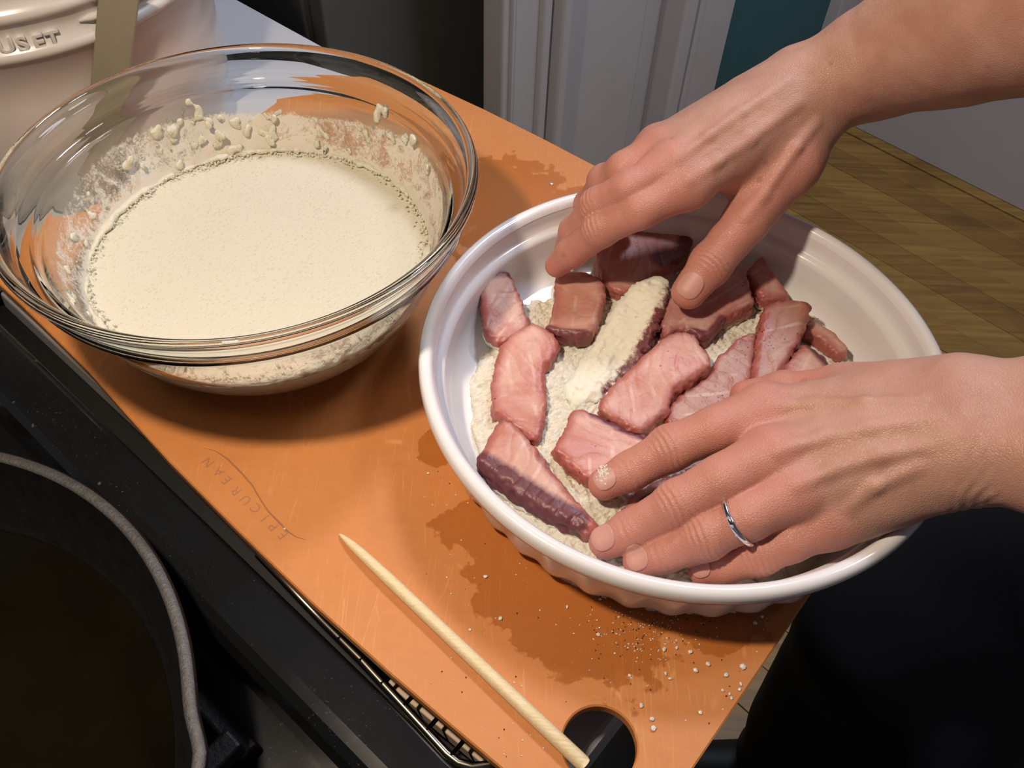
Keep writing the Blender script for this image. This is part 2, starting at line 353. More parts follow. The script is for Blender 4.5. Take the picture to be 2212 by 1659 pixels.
M_salt = simple('salt', (.82, .80, .78), .25, Subsurface_Weight=.3, Subsurface_Scale=.002)
M_pepper = simple('pepper', (.05, .03, .02), .7)
M_metalstrip = simple('dull_metal', (.34, .33, .31), .35, .9, noise=.1)
# floor wood
def woodmat(name, ca, cb_, seed):
    m = NT(name); c = m.co((26, 1.6, 4), (0, 0, .7612)); n = m.noise(1.6, 6, .65, m.co((1.2, 22, 4), (0, 0, .7612)), 1.0 + seed)
    col = m.mix(m.ramp(n, [(.3, 0), (.72, 1)]), ca, cb_); col = m.mix(m.math('MULTIPLY', m.ramp(m.noise(5, 3), [(.55, 0), (.7, 1)]), .5), col, tuple(x * .5 for x in ca))
    m.set(Base_Color=col, Roughness=.38); m.bump(n, .15, .001); return m.m
M_floor = [woodmat('floor_oak_a', (.24, .115, .026), (.50, .29, .068), 0), woodmat('floor_oak_b', (.19, .092, .022), (.42, .235, .058), .4), woodmat('floor_oak_c', (.25, .13, .03), (.52, .31, .075), .8)]
m = NT('bamboo'); n = m.noise(3, 5, .6, m.co((30, 420, 420), (0, 0, .7446))); n0 = m.noise(50)
m.set(Base_Color=m.mix(m.ramp(n, [(.3, 0), (.7, 1)]), (.70, .54, .29), (.84, .70, .44)), Roughness=.5); m.bump(n, .25, .0004); M_bamboo = m.m
# ------------------------------------------------------------------ room
FZ = -.90
fl = prism('floor', [(-3, -1.2), (3.2, -1.2), (3.2, 3.4), (-3, 3.4)], FZ - .08, FZ - .012, M_darkwood); tag(fl, kind='structure')
W0 = np.array([.83586, 1.92307]); W1 = np.array([1.17952, 1.59564]); dw = (W1 - W0) / np.linalg.norm(W1 - W0); nw = np.array([dw[1], -dw[0]])
if nw @ (np.array([0, 0]) - W0) < 0: nw = -nw            # towards the room
def fpt(a, b): return W0 + dw * a + nw * b
b = 0.0; widths = [.042] + [.0725] * 21; k = 0
for i, wd in enumerate(widths):
    g = .008 if i == 0 else .0010
    segs = [(-2.6, -.9 - .1 * (i % 3)), (-.9 - .1 * (i % 3), 1.3 + .1 * (i % 4)), (1.3 + .1 * (i % 4), 2.6)]
    for (a0, a1) in segs:
        prism('plank', [fpt(a0 + .0008, b), fpt(a1 - .0008, b), fpt(a1 - .0008, b + wd - g), fpt(a0 + .0008, b + wd - g)], FZ - .012, FZ + random.uniform(-.0008, .0004), M_floor[(k * 5 + i) % 3], fl, bevel=.001); k += 1
    b += wd
# walls
A = fpt(-.105, 0); uA = np.array([A[0], A[1], 0]) @ U; vA = np.array([A[0], A[1], 0]) @ V
ww = prism('wall_right', [fpt(-.12, 0), fpt(2.4, 0), fpt(2.4, -.12), fpt(-.12, -.12)], FZ, 1.7, M_paint); tag(ww, kind='structure')
def wallp(name, px0, px1, z0, z1, t0, t1, mat, parent=None, bevel=.0):
    a = plane_hit(px0, 0, U, uA) @ V; b_ = plane_hit(px1, 0, U, uA) @ V
    return boxuv(name, uA + t0, uA + t1, min(a, b_), max(a, b_), z0, z1, mat, parent, bevel)
wt = wallp('wall_back', 1540, 1815, FZ, 1.7, -.12, 0, M_teal); tag(wt, kind='structure')
wc = wallp('wall_left', 1795, 1830, FZ, 1.7, -.1, .028, M_paint, None, .004); tag(wc, kind='structure')
tr = wallp('trim_1', 1440, 1556, FZ, 1.6, -.02, .030, M_paint, None, .004); tag(tr, kind='structure')
wallp('bead', 1436, 1462, FZ, 1.6, .0, .042, M_paint, tr, .006); wallp('bead', 1474, 1484, FZ, 1.6, .02, .036, M_paint, tr, .003)
tl = wallp('trim_2', 1047, 1190, FZ, 1.6, -.004, .030, M_paint, None, .004); tag(tl, kind='structure')
wallp('bead', 1126, 1146, FZ, 1.6, .0, .038, M_paint, tl, .005); wallp('bead', 1156, 1178, FZ, 1.6, .0, .048, M_paint, tl, .007); wallp('bead', 1062, 1068, FZ, 1.6, .02, .035, M_paint, tl, .002)
dr_ = wallp('door_1', 1170, 1445, FZ, 1.6, -.03, -.006, M_paint, None, 0); tag(dr_, kind='structure')
wallp('panel', 1215, 1400, FZ + .2, 1.3, -.0058, -.001, M_paint, dr_, .006)
def shell(name, pts, z0, z1, mat): tag(prism(name, [W(a, b_2, 0) for a, b_2 in pts], z0, z1, mat), kind='structure')
shell('ceiling', [(-2.0, -.75), (2.3, -.75), (2.3, 3.0), (-2.0, 3.0)], 1.62, 1.68, M_paint)
shell('wall_front', [(-2.0, -.75), (2.3, -.75), (2.3, -.64), (-2.0, -.64)], FZ, 1.62, M_paint)
shell('wall_side', [(2.2, -.64), (2.3, -.64), (2.3, 3.0), (2.2, 3.0)], FZ, 1.62, M_paint)
shell('wall_end', [(-2.0, -.64), (-1.9, -.64), (-1.9, 3.0), (-2.0, 3.0)], FZ, 1.62, M_paint)
hd = empty('range_hood', tuple(W(-.27, -.27, .52)), 'black range hood over the stove carrying the warm lamp', 'range hood')
boxuv('canopy', -.66, .10, -.62, .07, .515, .60, M_black, hd, .006); boxuv('duct', -.42, -.12, -.62, -.30, .601, 1.61, M_black, hd, .004)
# dark things beyond the counter
def beyond(name, px0, px1, v0, depth, z1, mat, label, cat):
    a = plane_hit(px0, 0, V, v0) @ U; b_ = plane_hit(px1, 0, V, v0) @ U
    e = empty(name, tuple(W((a + b_) / 2, v0 + depth / 2, FZ)), label, cat)
    return e, a, b_
e, a, b_ = beyond('cabinet', 480, 692, .56, .35, 1, M_grey, 'grey painted cabinet standing beyond the white counter', 'cabinet')
boxuv('body', a, b_, .56, .9, FZ, .9, M_grey, e, .003); boxuv('door', a + .03, b_ - .02, .548, .56, FZ + .1, .85, M_grey, e, .003)
e, a, b_ = beyond('infill', 700, 868, .9, .4, 1, M_darkwood, 'added dark brown cupboard in the shade behind the glass bowl', 'infill')  # brown box added to keep the dim doorway dark
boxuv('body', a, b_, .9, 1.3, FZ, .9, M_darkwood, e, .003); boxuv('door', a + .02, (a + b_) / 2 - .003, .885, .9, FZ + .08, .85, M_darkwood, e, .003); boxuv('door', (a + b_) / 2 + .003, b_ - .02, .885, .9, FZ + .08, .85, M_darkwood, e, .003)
e, a, b_ = beyond('doorway_filler', 872, 1075, .9, .5, 1, M_black, 'black appliance put in for the darkness of the doorway beside the white door casing', 'filler')  # black box added where the doorway is only unlit
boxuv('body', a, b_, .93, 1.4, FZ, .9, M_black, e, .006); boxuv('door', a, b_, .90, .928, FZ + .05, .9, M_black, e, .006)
# counter, stove
cz = -.030
ct = empty('counter', tuple(W(-.6, .24, FZ)), 'white kitchen counter under the orange cutting board, bare beside the crock', 'counter')
boxuv('countertop', -1.5, -.034, .0800, .408, cz - .038, cz, M_white, ct, .004)
boxuv('base_cabinet', -1.49, -.06, .10, .39, FZ, cz - .038, M_grey, ct, .003)
for i in range(3): boxuv('door', -1.48 + i * .47, -1.02 + i * .47, .39, .404, FZ + .1, cz - .06, M_grey, ct, .003)
boxuv('edge_strip', -1.5, -.474, .0665, .088, cz + .0002, cz + .003, M_metalstrip, ct, .001)
st = empty('stove', tuple(W(-.35, -.25, FZ)), 'black enamel stove with iron grate beside the counter', 'stove')
boxuv('cooktop', -.95, .02, -.60, .040, -.075, -.055, M_enamel, st, .002)
boxuv('gap_panel', -.95, .02, .0402, .0795, -.062, -.046, M_black, st, .001)  # black panel added so the gap along the board stays dark
# raised side trim with rounded edge
pr = []
for v_, z_ in ((.0655, -.05), (.0655, -.0125), (.063, -.010), (.046, -.0095), (.041, -.0105), (.037, -.014), (.034, -.021), (.0325, -.05)): pr.append((v_, z_))
vs = [W(-.95, v_, z_) for v_, z_ in pr] + [W(.02, v_ - .003, z_) for v_, z_ in pr]; n_ = len(pr)
mesh('side_trim', vs, [(i, i + 1, n_ + i + 1, n_ + i) for i in range(n_ - 1)] + [tuple(range(n_)), tuple(range(n_, 2 * n_))[::-1], (n_ - 1, 0, n_, 2 * n_ - 1)], M_enamel, st, False).modifiers.new('b', 'BEVEL').width = .0012
boxuv('body', -.94, .01, -.59, .06, FZ, -.075, M_black, st, .004)
gr = empty('grate', tuple(W(-.38, -.11, -.055)), 'black iron stove grate under the skillet', 'grate')
for i in range(5): boxuv('bar', -.40 + i * .06, -.389 + i * .06, -.28, .012, -.044, -.032, M_iron, gr, .002)
for vv in (-.28, -.135, .012): boxuv('cross_bar', -.40, -.149, vv - .005, vv + .005, -.0545, -.0442, M_iron, gr, .002)
br = empty('burner', tuple(W(-.50, -.02, -.055)), 'steel burner bowl at the edge of the stove', 'burner')
lathe('bowl_ring', [(.050, .002), (.062, .006), (.064, .001), (.050, .0005)], tuple(W(-.50, -.03, -.055)), M_metalstrip, br, 64, None, True); lathe('cap', [(.0005, .012), (.030, .012), (.034, .009), (.034, .001)], tuple(W(-.50, -.03, -.055)), M_iron, br, 48)
# skillet
kc = np.array([-.262, .0607]); spa = math.atan2(*(P(470, 1640, .02)[:2] - kc)[::-1])
def spout(r, z, t):
    d = (t - spa + math.pi) % (2 * math.pi) - math.pi; return r + max(0, (z - (-.01)) / .03) * .005 * math.exp(-(d / .085) ** 2) * (1 if r > .12 else 0)
sk = empty('skillet', (kc[0], kc[1], -.030), 'black cast iron skillet with a pour spout, dark oil inside', 'skillet')
lathe('pan', [(.0005, -.030), (.128, -.030), (.135, -.027), (.1515, .0155), (.1535, .0175), (.1540, .0195), (.1532, .0205)], (kc[0], kc[1], 0), M_iron, sk, 200, spout)
lathe('rim', [(.1532, .0203), (.1525, .0212), (.1490, .0212), (.1482, .0203)], (kc[0], kc[1], 0), M_ironrim, sk, 200, spout)
lathe('cooking_surface', [(.1482, .0204), (.1475, .018), (.1335, -.0235), (.128, -.0255), (.0005, -.0255)], (kc[0], kc[1], 0), M_iron, sk, 200, spout)
lathe('oil', [(.0005, -.0215), (.1330, -.0218), (.1340, -.0216)], (kc[0], kc[1], 0), M_oil, sk, 120)
# ------------------------------------------------------------------ wire rack
rk = empty('wire_rack', tuple(W(-.12, .2, cz)), 'dark wire cooling rack under the near edge of the cutting board', 'rack')
fr = [P(560, 1200, -.012), P(700, 1347, -.012), P(780, 1427, -.012), P(828, 1480, -.012), P(920, 1580, -.012), P(965, 1630, -.012), P(990, 1650, -.012), P(1020, 1659, -.012), P(1056, 1655, -.012)]
zf = -.0105
fr = [np.array([p[0], p[1], zf]) for p in fr]; last = fr[-1]; fr += [last + V * d_ for d_ in (.03, .10, .2)]
tube('frame', fr, .0021, M_wire, rk, 12)
for (a0, a1) in ((735, 1382), (782, 1428), (828, 1478), (876, 1525), (925, 1578), (978, 1632)):
    p0 = P(a0 - 4, a1 + 2, zf); p0[2] = zf + .0012; tube('cross_wire', [p0, p0 + V * .08, p0 + V * .2], .0010, M_wire, rk, 8)
for p0 in (fr[1] + V * .02, fr[6] + V * .02): tube('foot', [p0, [p0[0], p0[1], cz]], .0018, M_wire, rk, 8)
ty = empty('paper_liner', tuple(W(-.1, .1, cz)), 'pale folded paper liner lying under the wire rack', 'paper')
q0 = P(842, 1468, -.02); q1 = P(1050, 1635, -.02); dq = (q1 - q0) / np.linalg.norm(q1 - q0); nq = np.array([-dq[1], dq[0], 0]); nq = nq if nq @ V > 0 else -nq
prism('sheet', [q0 - nq * .002, q1 - nq * .003, q1 + nq * .03, q0 + nq * .03], cz + .0003, cz + .010, M_pale, ty, .0008)
# ------------------------------------------------------------------ cutting board (with real hole)
bz = -.0065
near = [(-.467, .0765), (-.42, .0765), (-.3488, .0749), (-.3062, .0718), (-.2689, .0695), (-.2159, .0680), (-.1623, .0673), (-.114, .0682), (-.0848, .0695), (-.0546, .0710), (-.012, .0725), (-.003, .075), (.0005, .083)]
rest = [(.0020, .12), (.0018, .155), (.0012, .2168), (.0, .30), (-.001, .388), (-.004, .396), (-.012, .3988), (-.2507, .3995), (-.3025, .3992), (-.3577, .3974), (-.4242, .3927), (-.455, .3905), (-.464, .388), (-.467, .380)]
outl = [W(u_, v_, 0)[:2] for u_, v_ in near + rest]; hc = W(-.0310, .1035, 0)[:2]; hr = .0149; NH = 64
import bmesh
def inset(poly, d):
    p = np.array(poly); e = np.roll(p, -1, 0) - p; e /= np.linalg.norm(e, axis=1)[:, None]; n = np.c_[-e[:, 1], e[:, 0]]; a = n + np.roll(n, 1, 0); a /= np.linalg.norm(a, axis=1)[:, None]; return p + a * d
op = np.array(outl); hp = np.array([(hc[0] + hr * math.cos(2 * math.pi * i / NH), hc[1] + hr * math.sin(2 * math.pi * i / NH)) for i in range(NH)])
area2 = (op[:, 0] * np.roll(op[:, 1], -1) - op[:, 1] * np.roll(op[:, 0], -1)).sum(); sg = 1 if area2 > 0 else -1
ch = .0007; bm = bmesh.new()
levels = [(inset(op, ch * sg), inset(hp, -ch), 0), (op, hp, -ch), (op, hp, bz + ch), (inset(op, ch * sg), inset(hp, -ch), bz)]
rings = [([bm.verts.new((*p, z_)) for p in o_], [bm.verts.new((*p, z_)) for p in h_]) for o_, h_, z_ in levels]
for r0_, r1_ in zip(rings[:-1], rings[1:]):
    for q in (0, 1):
        for i in range(len(r0_[q])): bm.faces.new((r0_[q][i], r0_[q][(i + 1) % len(r0_[q])], r1_[q][(i + 1) % len(r0_[q])], r1_[q][i]))
for k_ in (0, 3):
    es = [bm.edges.get((rings[k_][q][i], rings[k_][q][(i + 1) % len(rings[k_][q])])) for q in (0, 1) for i in range(len(rings[k_][q]))]
    bmesh.ops.triangle_fill(bm, use_beauty=True, use_dissolve=False, edges=es)
bmesh.ops.recalc_face_normals(bm, faces=bm.faces)
me = bpy.data.meshes.new('cutting_board'); bm.to_mesh(me); bm.free()
bd = mobj('cutting_board', me, M_board, None, False); tag(bd, 'orange-brown composite cutting board with a round hole and wet patches', 'cutting board')
# engraved name: follows a gentle arc, read from the stove side
def engr(ch, px, py, size, ang):
    cu = bpy.data.curves.new('lettering', 'FONT'); cu.body = ch; cu.size = size; cu.extrude = .00003; cu.align_x = 'CENTER'; cu.align_y = 'CENTER'; cu.materials.append(M_engrave)
    t_ = bpy.data.objects.new('tmp', cu); p = P(px, py, 0); o = bpy.data.objects.new('letter', bpy.data.meshes.new_from_object(t_)); bpy.data.objects.remove(t_); C.objects.link(o)
    o.location = (p[0], p[1], .00004); o.rotation_euler = (0, 0, ang); o.parent = bd; return o
word = 'EPICUREAN'; ct_ = [(612, 1155), (592, 1137), (573, 1119), (553, 1097), (531, 1080), (511, 1060), (490, 1037), (473, 1019), (450, 998)]
pa, pb = P(612, 1155, 0), P(450, 998, 0); ang0 = math.atan2(pb[1] - pa[1], pb[0] - pa[0])
for ch, (x, y) in zip(word, ct_): engr(ch, x, y, .0068, ang0)
arc = [P(x, y, .0001) for x, y in [(440, 968), (465, 974), (490, 990), (520, 1020), (545, 1048), (562, 1078), (580, 1105), (600, 1125), (622, 1148), (640, 1160), (662, 1166)]]
tube('arc_line', arc, [.00005, .0002, .0004, .0004, .0003, .0003, .0003, .0004, .0003, .0002, .00005], M_engrave, bd, 6)
# ------------------------------------------------------------------ crock and metal handle
cc = np.array([-.335, .534]); R0 = .123
ck = empty('crock', (cc[0], cc[1], cz), 'large cream stoneware crock with raised bands and letters behind the glass bowl', 'crock')
zb = .0885
lathe('body', [(.0005, cz), (.100, cz), (.112, cz + .004), (.1185, cz + .02), (R0 - .0015, zb - .03), (R0 - .0015, zb - .001), (R0 + .001, zb), (R0 + .002, zb + .003), (R0 + .001, zb + .006), (R0 - .0015, zb + .007),
               (R0 - .0015, zb + .0205), (R0 + .001, zb + .0215), (R0 + .002, zb + .0245), (R0 + .001, zb + .0275), (R0 - .001, zb + .0285), (R0 - .001, zb + .037), (R0 + .0015, zb + .041), (R0 - .001, zb + .044), (R0 - .006, zb + .042), (R0 - .008, 0), (R0 - .012, cz + .01), (.0005, cz + .008)], (cc[0], cc[1], 0), M_cream, ck, 200)
# raised lettering around the band
angc = math.atan2(-.534, .335)
def crock_letter(ch, px, py, size):
    d = np.array([(px - CXP) / F, -(py - CYP) / F, -1.]) @ RM; o_ = np.array([0, 0, H]); a2 = d[0] ** 2 + d[1] ** 2; oc = o_[:2] - cc; b2 = oc @ d[:2]; c2 = oc @ oc - (R0 - .0015) ** 2
    t = (-b2 - math.sqrt(max(0, b2 * b2 - a2 * c2))) / a2; p = o_ + d * t; an = math.atan2(p[1] - cc[1], p[0] - cc[0])
    cu = bpy.data.curves.new('raised_letter', 'FONT'); cu.body = ch; cu.size = size; cu.extrude = .0009; cu.bevel_depth = .0006; cu.bevel_resolution = 2; cu.align_x = 'CENTER'; cu.align_y = 'CENTER'; cu.materials.append(M_cream)
    t_ = bpy.data.objects.new('tmp', cu); o = bpy.data.objects.new('raised_letter', bpy.data.meshes.new_from_object(t_)); bpy.data.objects.remove(t_); C.objects.link(o); o.location = p + np.array([math.cos(an), math.sin(an), 0]) * .0006; o.rotation_euler = (math.pi / 2, 0, an + math.pi / 2); o.parent = ck; o.matrix_parent_inverse = Matrix.Translation(-Vector(ck.location))
for ch, x, y in (('U', 12, 97), ('S', 48, 94), ('E', 83, 90), ('T', 114, 82)): crock_letter(ch, x, y, .0118)
# short raised dash beside the letters
def ring_seg(name, a0, a1, z, rr, mat, parent):
    pts = [[cc[0] + (R0 - .001) * math.cos(a), cc[1] + (R0 - .001) * math.sin(a), z] for a in np.linspace(a0, a1, 14)]; return tube(name, pts, [rr * min(1, .3 + i, .3 + 13 - i) for i in range(14)], mat, parent, 8)
ring_seg('dash', angc + .20, angc + .9, zb + .0135, .0022, M_cream, ck); ring_seg('dash', angc - 1.4, angc - .75, zb + .0135, .0022, M_cream, ck)
hb = empty('utensil_handle', tuple(P(225, 200, cz)), 'flat tarnished metal handle standing between the crock and the glass bowl', 'utensil')
def cyl_hit(px, py, rad):
    d = np.array([(px - CXP) / F, -(py - CYP) / F, -1.]) @ RM; oc = -cc; a2 = d[0] ** 2 + d[1] ** 2; b2 = oc @ d[:2]; c2 = oc @ oc - rad * rad
    return np.array([0, 0, H]) + d * ((-b2 - math.sqrt(max(0, b2 * b2 - a2 * c2))) / a2)
ha = cyl_hit(240, 150, R0 + .007); h1 = cyl_hit(258, -12, R0 + .007); h0 = ha + (ha - h1) * ((ha[2] - cz - .002) / (h1[2] - ha[2]))
nd = h1 - h0; nd /= np.linalg.norm(nd); sd = np.cross(nd, np.array([.25, -1, .3])); sd /= np.linalg.norm(sd); td = np.cross(sd, nd)
def bar(name, s0, s1, w0_, w1_, th, mat, parent, k=10):
    vs = []; 
    for i in range(k + 1):
        t = i / k; c_ = h0 + (h1 - h0) * (s0 + (s1 - s0) * t); ww_ = w0_ + (w1_ - w0_) * t
        for a_, b_2 in ((-1, -1), (1, -1), (1, 1), (-1, 1)): vs.append(c_ + sd * a_ * ww_ + td * b_2 * th)
    fs = [(0, 1, 2, 3), tuple(range(4 * k, 4 * k + 4))[::-1]] + [(4 * i + j, 4 * i + 4 + j, 4 * i + 4 + (j + 1) % 4, 4 * i + (j + 1) % 4) for i in range(k) for j in range(4)]
    o = mesh(name, vs, fs, mat, parent, False); mm = o.modifiers.new('b', 'BEVEL'); mm.width = .0008; mm.segments = 3; return o
bar('shaft', 0, 1.05, .0088, .0105, .0012, M_steel, hb)
bar('foot', -.0, .06, .0098, .0092, .0024, M_steel, hb, 3)
# ------------------------------------------------------------------ glass bowl
bc = np.array([-.1341, .3281])
bw = empty('mixing_bowl', (bc[0], bc[1], 0), 'clear glass mixing bowl full of pale batter on the cutting board', 'bowl')
outer = [(.0005, .0018), (.040, .0016), (.046, .0002), (.050, .0006), (.0600, .0045), (.0700, .0115), (.0790, .0210), (.0865, .0320), (.0925, .0450), (.0970, .0580), (.1000, .0700), (.1010, .0745), (.1020, .0757), (.1050, .0763), (.1076, .0769), (.1087, .0786), (.1090, .0815), (.1100, .0880), (.1112, .0905), (.1128, .0918), (.1138, .0938), (.1134, .0962), (.1118, .0975)]
inner = [(.1100, .0972), (.1086, .0955), (.1080, .0930), (.1070, .0860), (.1064, .0815), (.1056, .0797), (.1040, .0790), (.1006, .0786), (.0995, .0779), (.0985, .0755), (.0965, .0700), (.0935, .0580), (.0888, .0450), (.0825, .0325), (.0745, .0220), (.0655, .0135), (.0560, .0075), (.0440, .0050), (.0005, .0045)]
gl = lathe('glass_wall', outer + inner, (bc[0], bc[1], 0), M_glass, bw, 160)
inn = sorted([(z, r) for r, z in inner]); iz = [a[0] for a in inn]; ir = [a[1] for a in inn]
def rin(z): return np.interp(z, iz, ir)
zs = .0425
bt = empty('batter', (bc[0], bc[1], .01), 'pale yellow frothy batter filling the glass bowl', 'batter')
# liquid: overlaps the inner glass by a hair
prof = [(.0005, zs)] + [(r_, zs) for r_ in np.linspace(.004, .084, 22)] + [(.0865, zs + .0002), (rin(zs) + .0003, zs + .0011)] + [(rin(z_) + .0003, z_) for z_ in (.041, .036, .030, .024, .018, .012, .008, .0062)] + [(.044, .0046), (.0005, .0042)]
lq = lathe('liquid', prof, (bc[0], bc[1], 0), M_batter, bt, 160)
# foam bead along the glass
nn = Noise(900, 3); na = Noise(60, 5); nb_ = Noise(300, 8)
def froth(X):
    th = np.arctan2(X[:, 1] - bc[1], X[:, 0] - bc[0]); r = np.hypot(X[:, 0] - bc[0], X[:, 1] - bc[1]); c3 = np.c_[np.cos(th), np.sin(th), th * 0] * .089
    wob = .9 * na(c3) + .8 * nb_(c3) ; z0 = zs + .0015 + .0008 * wob; rr = rin(zs + .002) - .0012
    return np.hypot((r - rr + .0006 * wob) / 1.25, X[:, 2] - z0) * 1.0 - (.0011 + .0005 * wob) + .0004 * nn(X)
Vx, Fs = nets(froth, (bc[0] - .096, bc[1] - .096, zs - .004), (bc[0] + .096, bc[1] + .096, zs + .009), .0008, proj=1)
bigmesh('foam_edge', Vx, Fs, M_batter, bt)['kind'] = 'stuff'
# bubbles at the edge
def ico(sub=1):
    b_ = bmesh.new(); bmesh.ops.create_icosphere(b_, subdivisions=sub, radius=1); v_ = np.array([v.co[:] for v in b_.verts]); f_ = [[x.index for x in f.verts] for f in b_.faces]; b_.free(); return v_, f_
iv, if_ = ico(1)
def scatter(name, items, mat, parent, squash=1., jit=.0):
    vs = []; fs = []; n0 = 0
    for (p, r) in items:
        a = rng.uniform(0, 6.28); ca, sa = math.cos(a), math.sin(a); q = iv * (1 + rng.uniform(-jit, jit, (len(iv), 1))) * np.array([1, rng.uniform(.65, 1) if jit else 1, squash]) * r
        q = np.c_[q[:, 0] * ca - q[:, 1] * sa, q[:, 0] * sa + q[:, 1] * ca, q[:, 2]]; vs.append(q + p); fs += [[i + n0 for i in f] for f in if_]; n0 += len(iv)
    return mesh(name, np.concatenate(vs), fs, mat, parent, jit == 0)
its = []
for i in range(900):
    a = rng.uniform(0, 6.28); ra = rin(zs) - abs(rng.normal(0, .0022)) - .0006; its.append((np.array([bc[0] + ra * math.cos(a), bc[1] + ra * math.sin(a), zs + .0012 + rng.uniform(0, .0012)]), rng.uniform(.0003, .0009)))
scatter('bubbles', its, M_batter, bt)['kind'] = 'stuff'
# film and clots left on the inside of the glass
th_ = np.linspace(0, 2 * math.pi, 241)[:-1]; zz_ = np.linspace(zs + .001, .0785, 34); vs = []; am = []
nf = Noise(35, 21); nf2 = Noise(12, 22)
for z_ in zz_:
    for t in th_:
        r = rin(z_) - .0004; p = [bc[0] + r * math.cos(t), bc[1] + r * math.sin(t), z_]; vs.append(p)
        td_ = math.degrees(t) % 360; hmax = .066 + .004 * math.sin(3 * t)
        back = math.exp(-((td_ - 120) / 45) ** 2) * .16 + math.exp(-((td_ - 40) / 55) ** 2) * .08 + math.exp(-((td_ - 185) / 30) ** 2) * .02 - math.exp(-((td_ - 285) / 40) ** 2) * .15
        am.append(max(0, .66 + back - max(0, (z_ - hmax) / .012) * .9 + .25 * math.exp(-((z_ - zs) / .004) ** 2)))
n1_, n2_ = len(zz_), 240
fs = [(i * n2_ + k, i * n2_ + (k + 1) % n2_, (i + 1) * n2_ + (k + 1) % n2_, (i + 1) * n2_ + k) for i in range(n1_ - 1) for k in range(n2_)]
mesh('film', vs, fs, M_film, bt, True, {'amount': am})['kind'] = 'stuff'
cl = []
def on_glass(px, py):
    d = np.array([(px - CXP) / F, -(py - CYP) / F, -1.]) @ RM; best = None
    for t in np.linspace(.3, .7, 900):
        p = np.array([0, 0, H]) + d * t; r = math.hypot(*(p[:2] - bc))
        if p[2] < zs: break
        if p[2] < .0785 and r > rin(p[2]) - .0008 and (p[:2] - bc) @ d[:2] > 0: return p
    return None
for (x, y, s_) in [(410, 245, 3), (440, 255, 4), (470, 250, 3), (385, 262, 3.2), (360, 275, 3), (350, 290, 2.6), (335, 300, 2.6), (500, 262, 2.4), (520, 268, 2), (400, 285, 4.6), (420, 300, 4.2), (380, 300, 3.4), (345, 320, 2.4), (300, 330, 2.6), (285, 355, 2.6), (290, 345, 2.2), (355, 355, 2), (390, 345, 3), (400, 362, 2.2), (440, 285, 3.2), (450, 270, 3.6),
                   (495, 310, 3.4), (510, 325, 3), (480, 330, 2.6), (530, 280, 2.6), (545, 282, 2.4), (575, 290, 2.2), (588, 300, 1.8), (598, 250, 2), (592, 262, 1.6), (585, 275, 1.6), (823, 235, 1.8), (830, 240, 1.4), (820, 252, 2.2), (816, 265, 2.4), (812, 280, 2.4), (790, 300, 1.6), (843, 290, 1.6), (846, 305, 1.8), (842, 318, 1.6), (695, 300, 1.8), (690, 312, 1.6), (705, 322, 2), (760, 322, 1.8), (820, 350, 1.6), (870, 300, 2.4), (895, 315, 2.2), (915, 335, 2.4), (930, 355, 2.2),
                   (205, 435, 4), (185, 445, 3), (225, 440, 3), (165, 500, 2), (170, 520, 2), (150, 545, 1.8), (160, 555, 1.8), (145, 580, 1.6), (150, 625, 1.8), (155, 640, 1.6), (165, 670, 2), (180, 690, 2)]:
    p = on_glass(x, y)
    if p is not None:
        nrm = np.array([*(bc - p[:2]), .02]); nrm /= np.linalg.norm(nrm)
        for _ in range(4): cl.append((p + rng.normal(size=3) * s_ * .00075 * np.array([1, 1, 1.3]), s_ * .00095 * rng.uniform(.35, .75), nrm))
def clots(X):
    d = np.full(len(X), 1.)
    for p, r, nr in cl:
        q = X - p; a = q @ nr; l = q - a[:, None] * nr; d = smin(d, (np.sqrt((l * l).sum(1) + (a / .30) ** 2) - r), .0016)
    return d * .5 + .0007 * nb_(X * 1.5) + .0007 * nn(X * .9)
Vx, Fs = nets(clots, (bc[0] - .105, bc[1] - .07, zs - .002), (bc[0] + .09, bc[1] + .108, .081), .00085, lip=1.6, proj=1)
bigmesh('clots', Vx, Fs, M_batter, bt)['kind'] = 'stuff'
# ------------------------------------------------------------------ white baking dish
dc = np.array([.0812, .2679])
ds = empty('baking_dish', (dc[0], dc[1], 0), 'round white fluted baking dish holding flour and raw fish', 'baking dish')
def flute(r, z, t):
    if z > .0380 or r < .105: return r
    k = min(1, (.0380 - z) / .006); ph = (t * 40 / (2 * math.pi)) % 1; return r + k * (-.0010 + .0020 * (.5 - .5 * math.cos(6.2832 * ph)))
lathe('fluted_wall', [(.0005, .0015), (.104, .0015), (.107, .0), (.1095, .0004), (.1135, .003), (.1164, .010), (.1190, .025), (.1203, .034), (.1206, .0388)], (dc[0], dc[1], 0), M_cer, ds, 400, flute)
lathe('rim', [(.1200, .0380), (.1238, .0386), (.1257, .0404), (.1264, .0434), (.1261, .0460), (.1250, .0477), (.1232, .0484), (.1212, .0480), (.1198, .0466), (.1190, .0440)], (dc[0], dc[1], 0), M_cer, ds, 240)
lathe('inside', [(.1192, .0445), (.1188, .0400), (.1184, .0352), (.1172, .0340), (.1146, .0334), (.1138, .0300), (.1130, .0200), (.1112, .0130), (.1072, .0078), (.1020, .0060), (.0005, .0058)], (dc[0], dc[1], 0), M_cer, ds, 240)
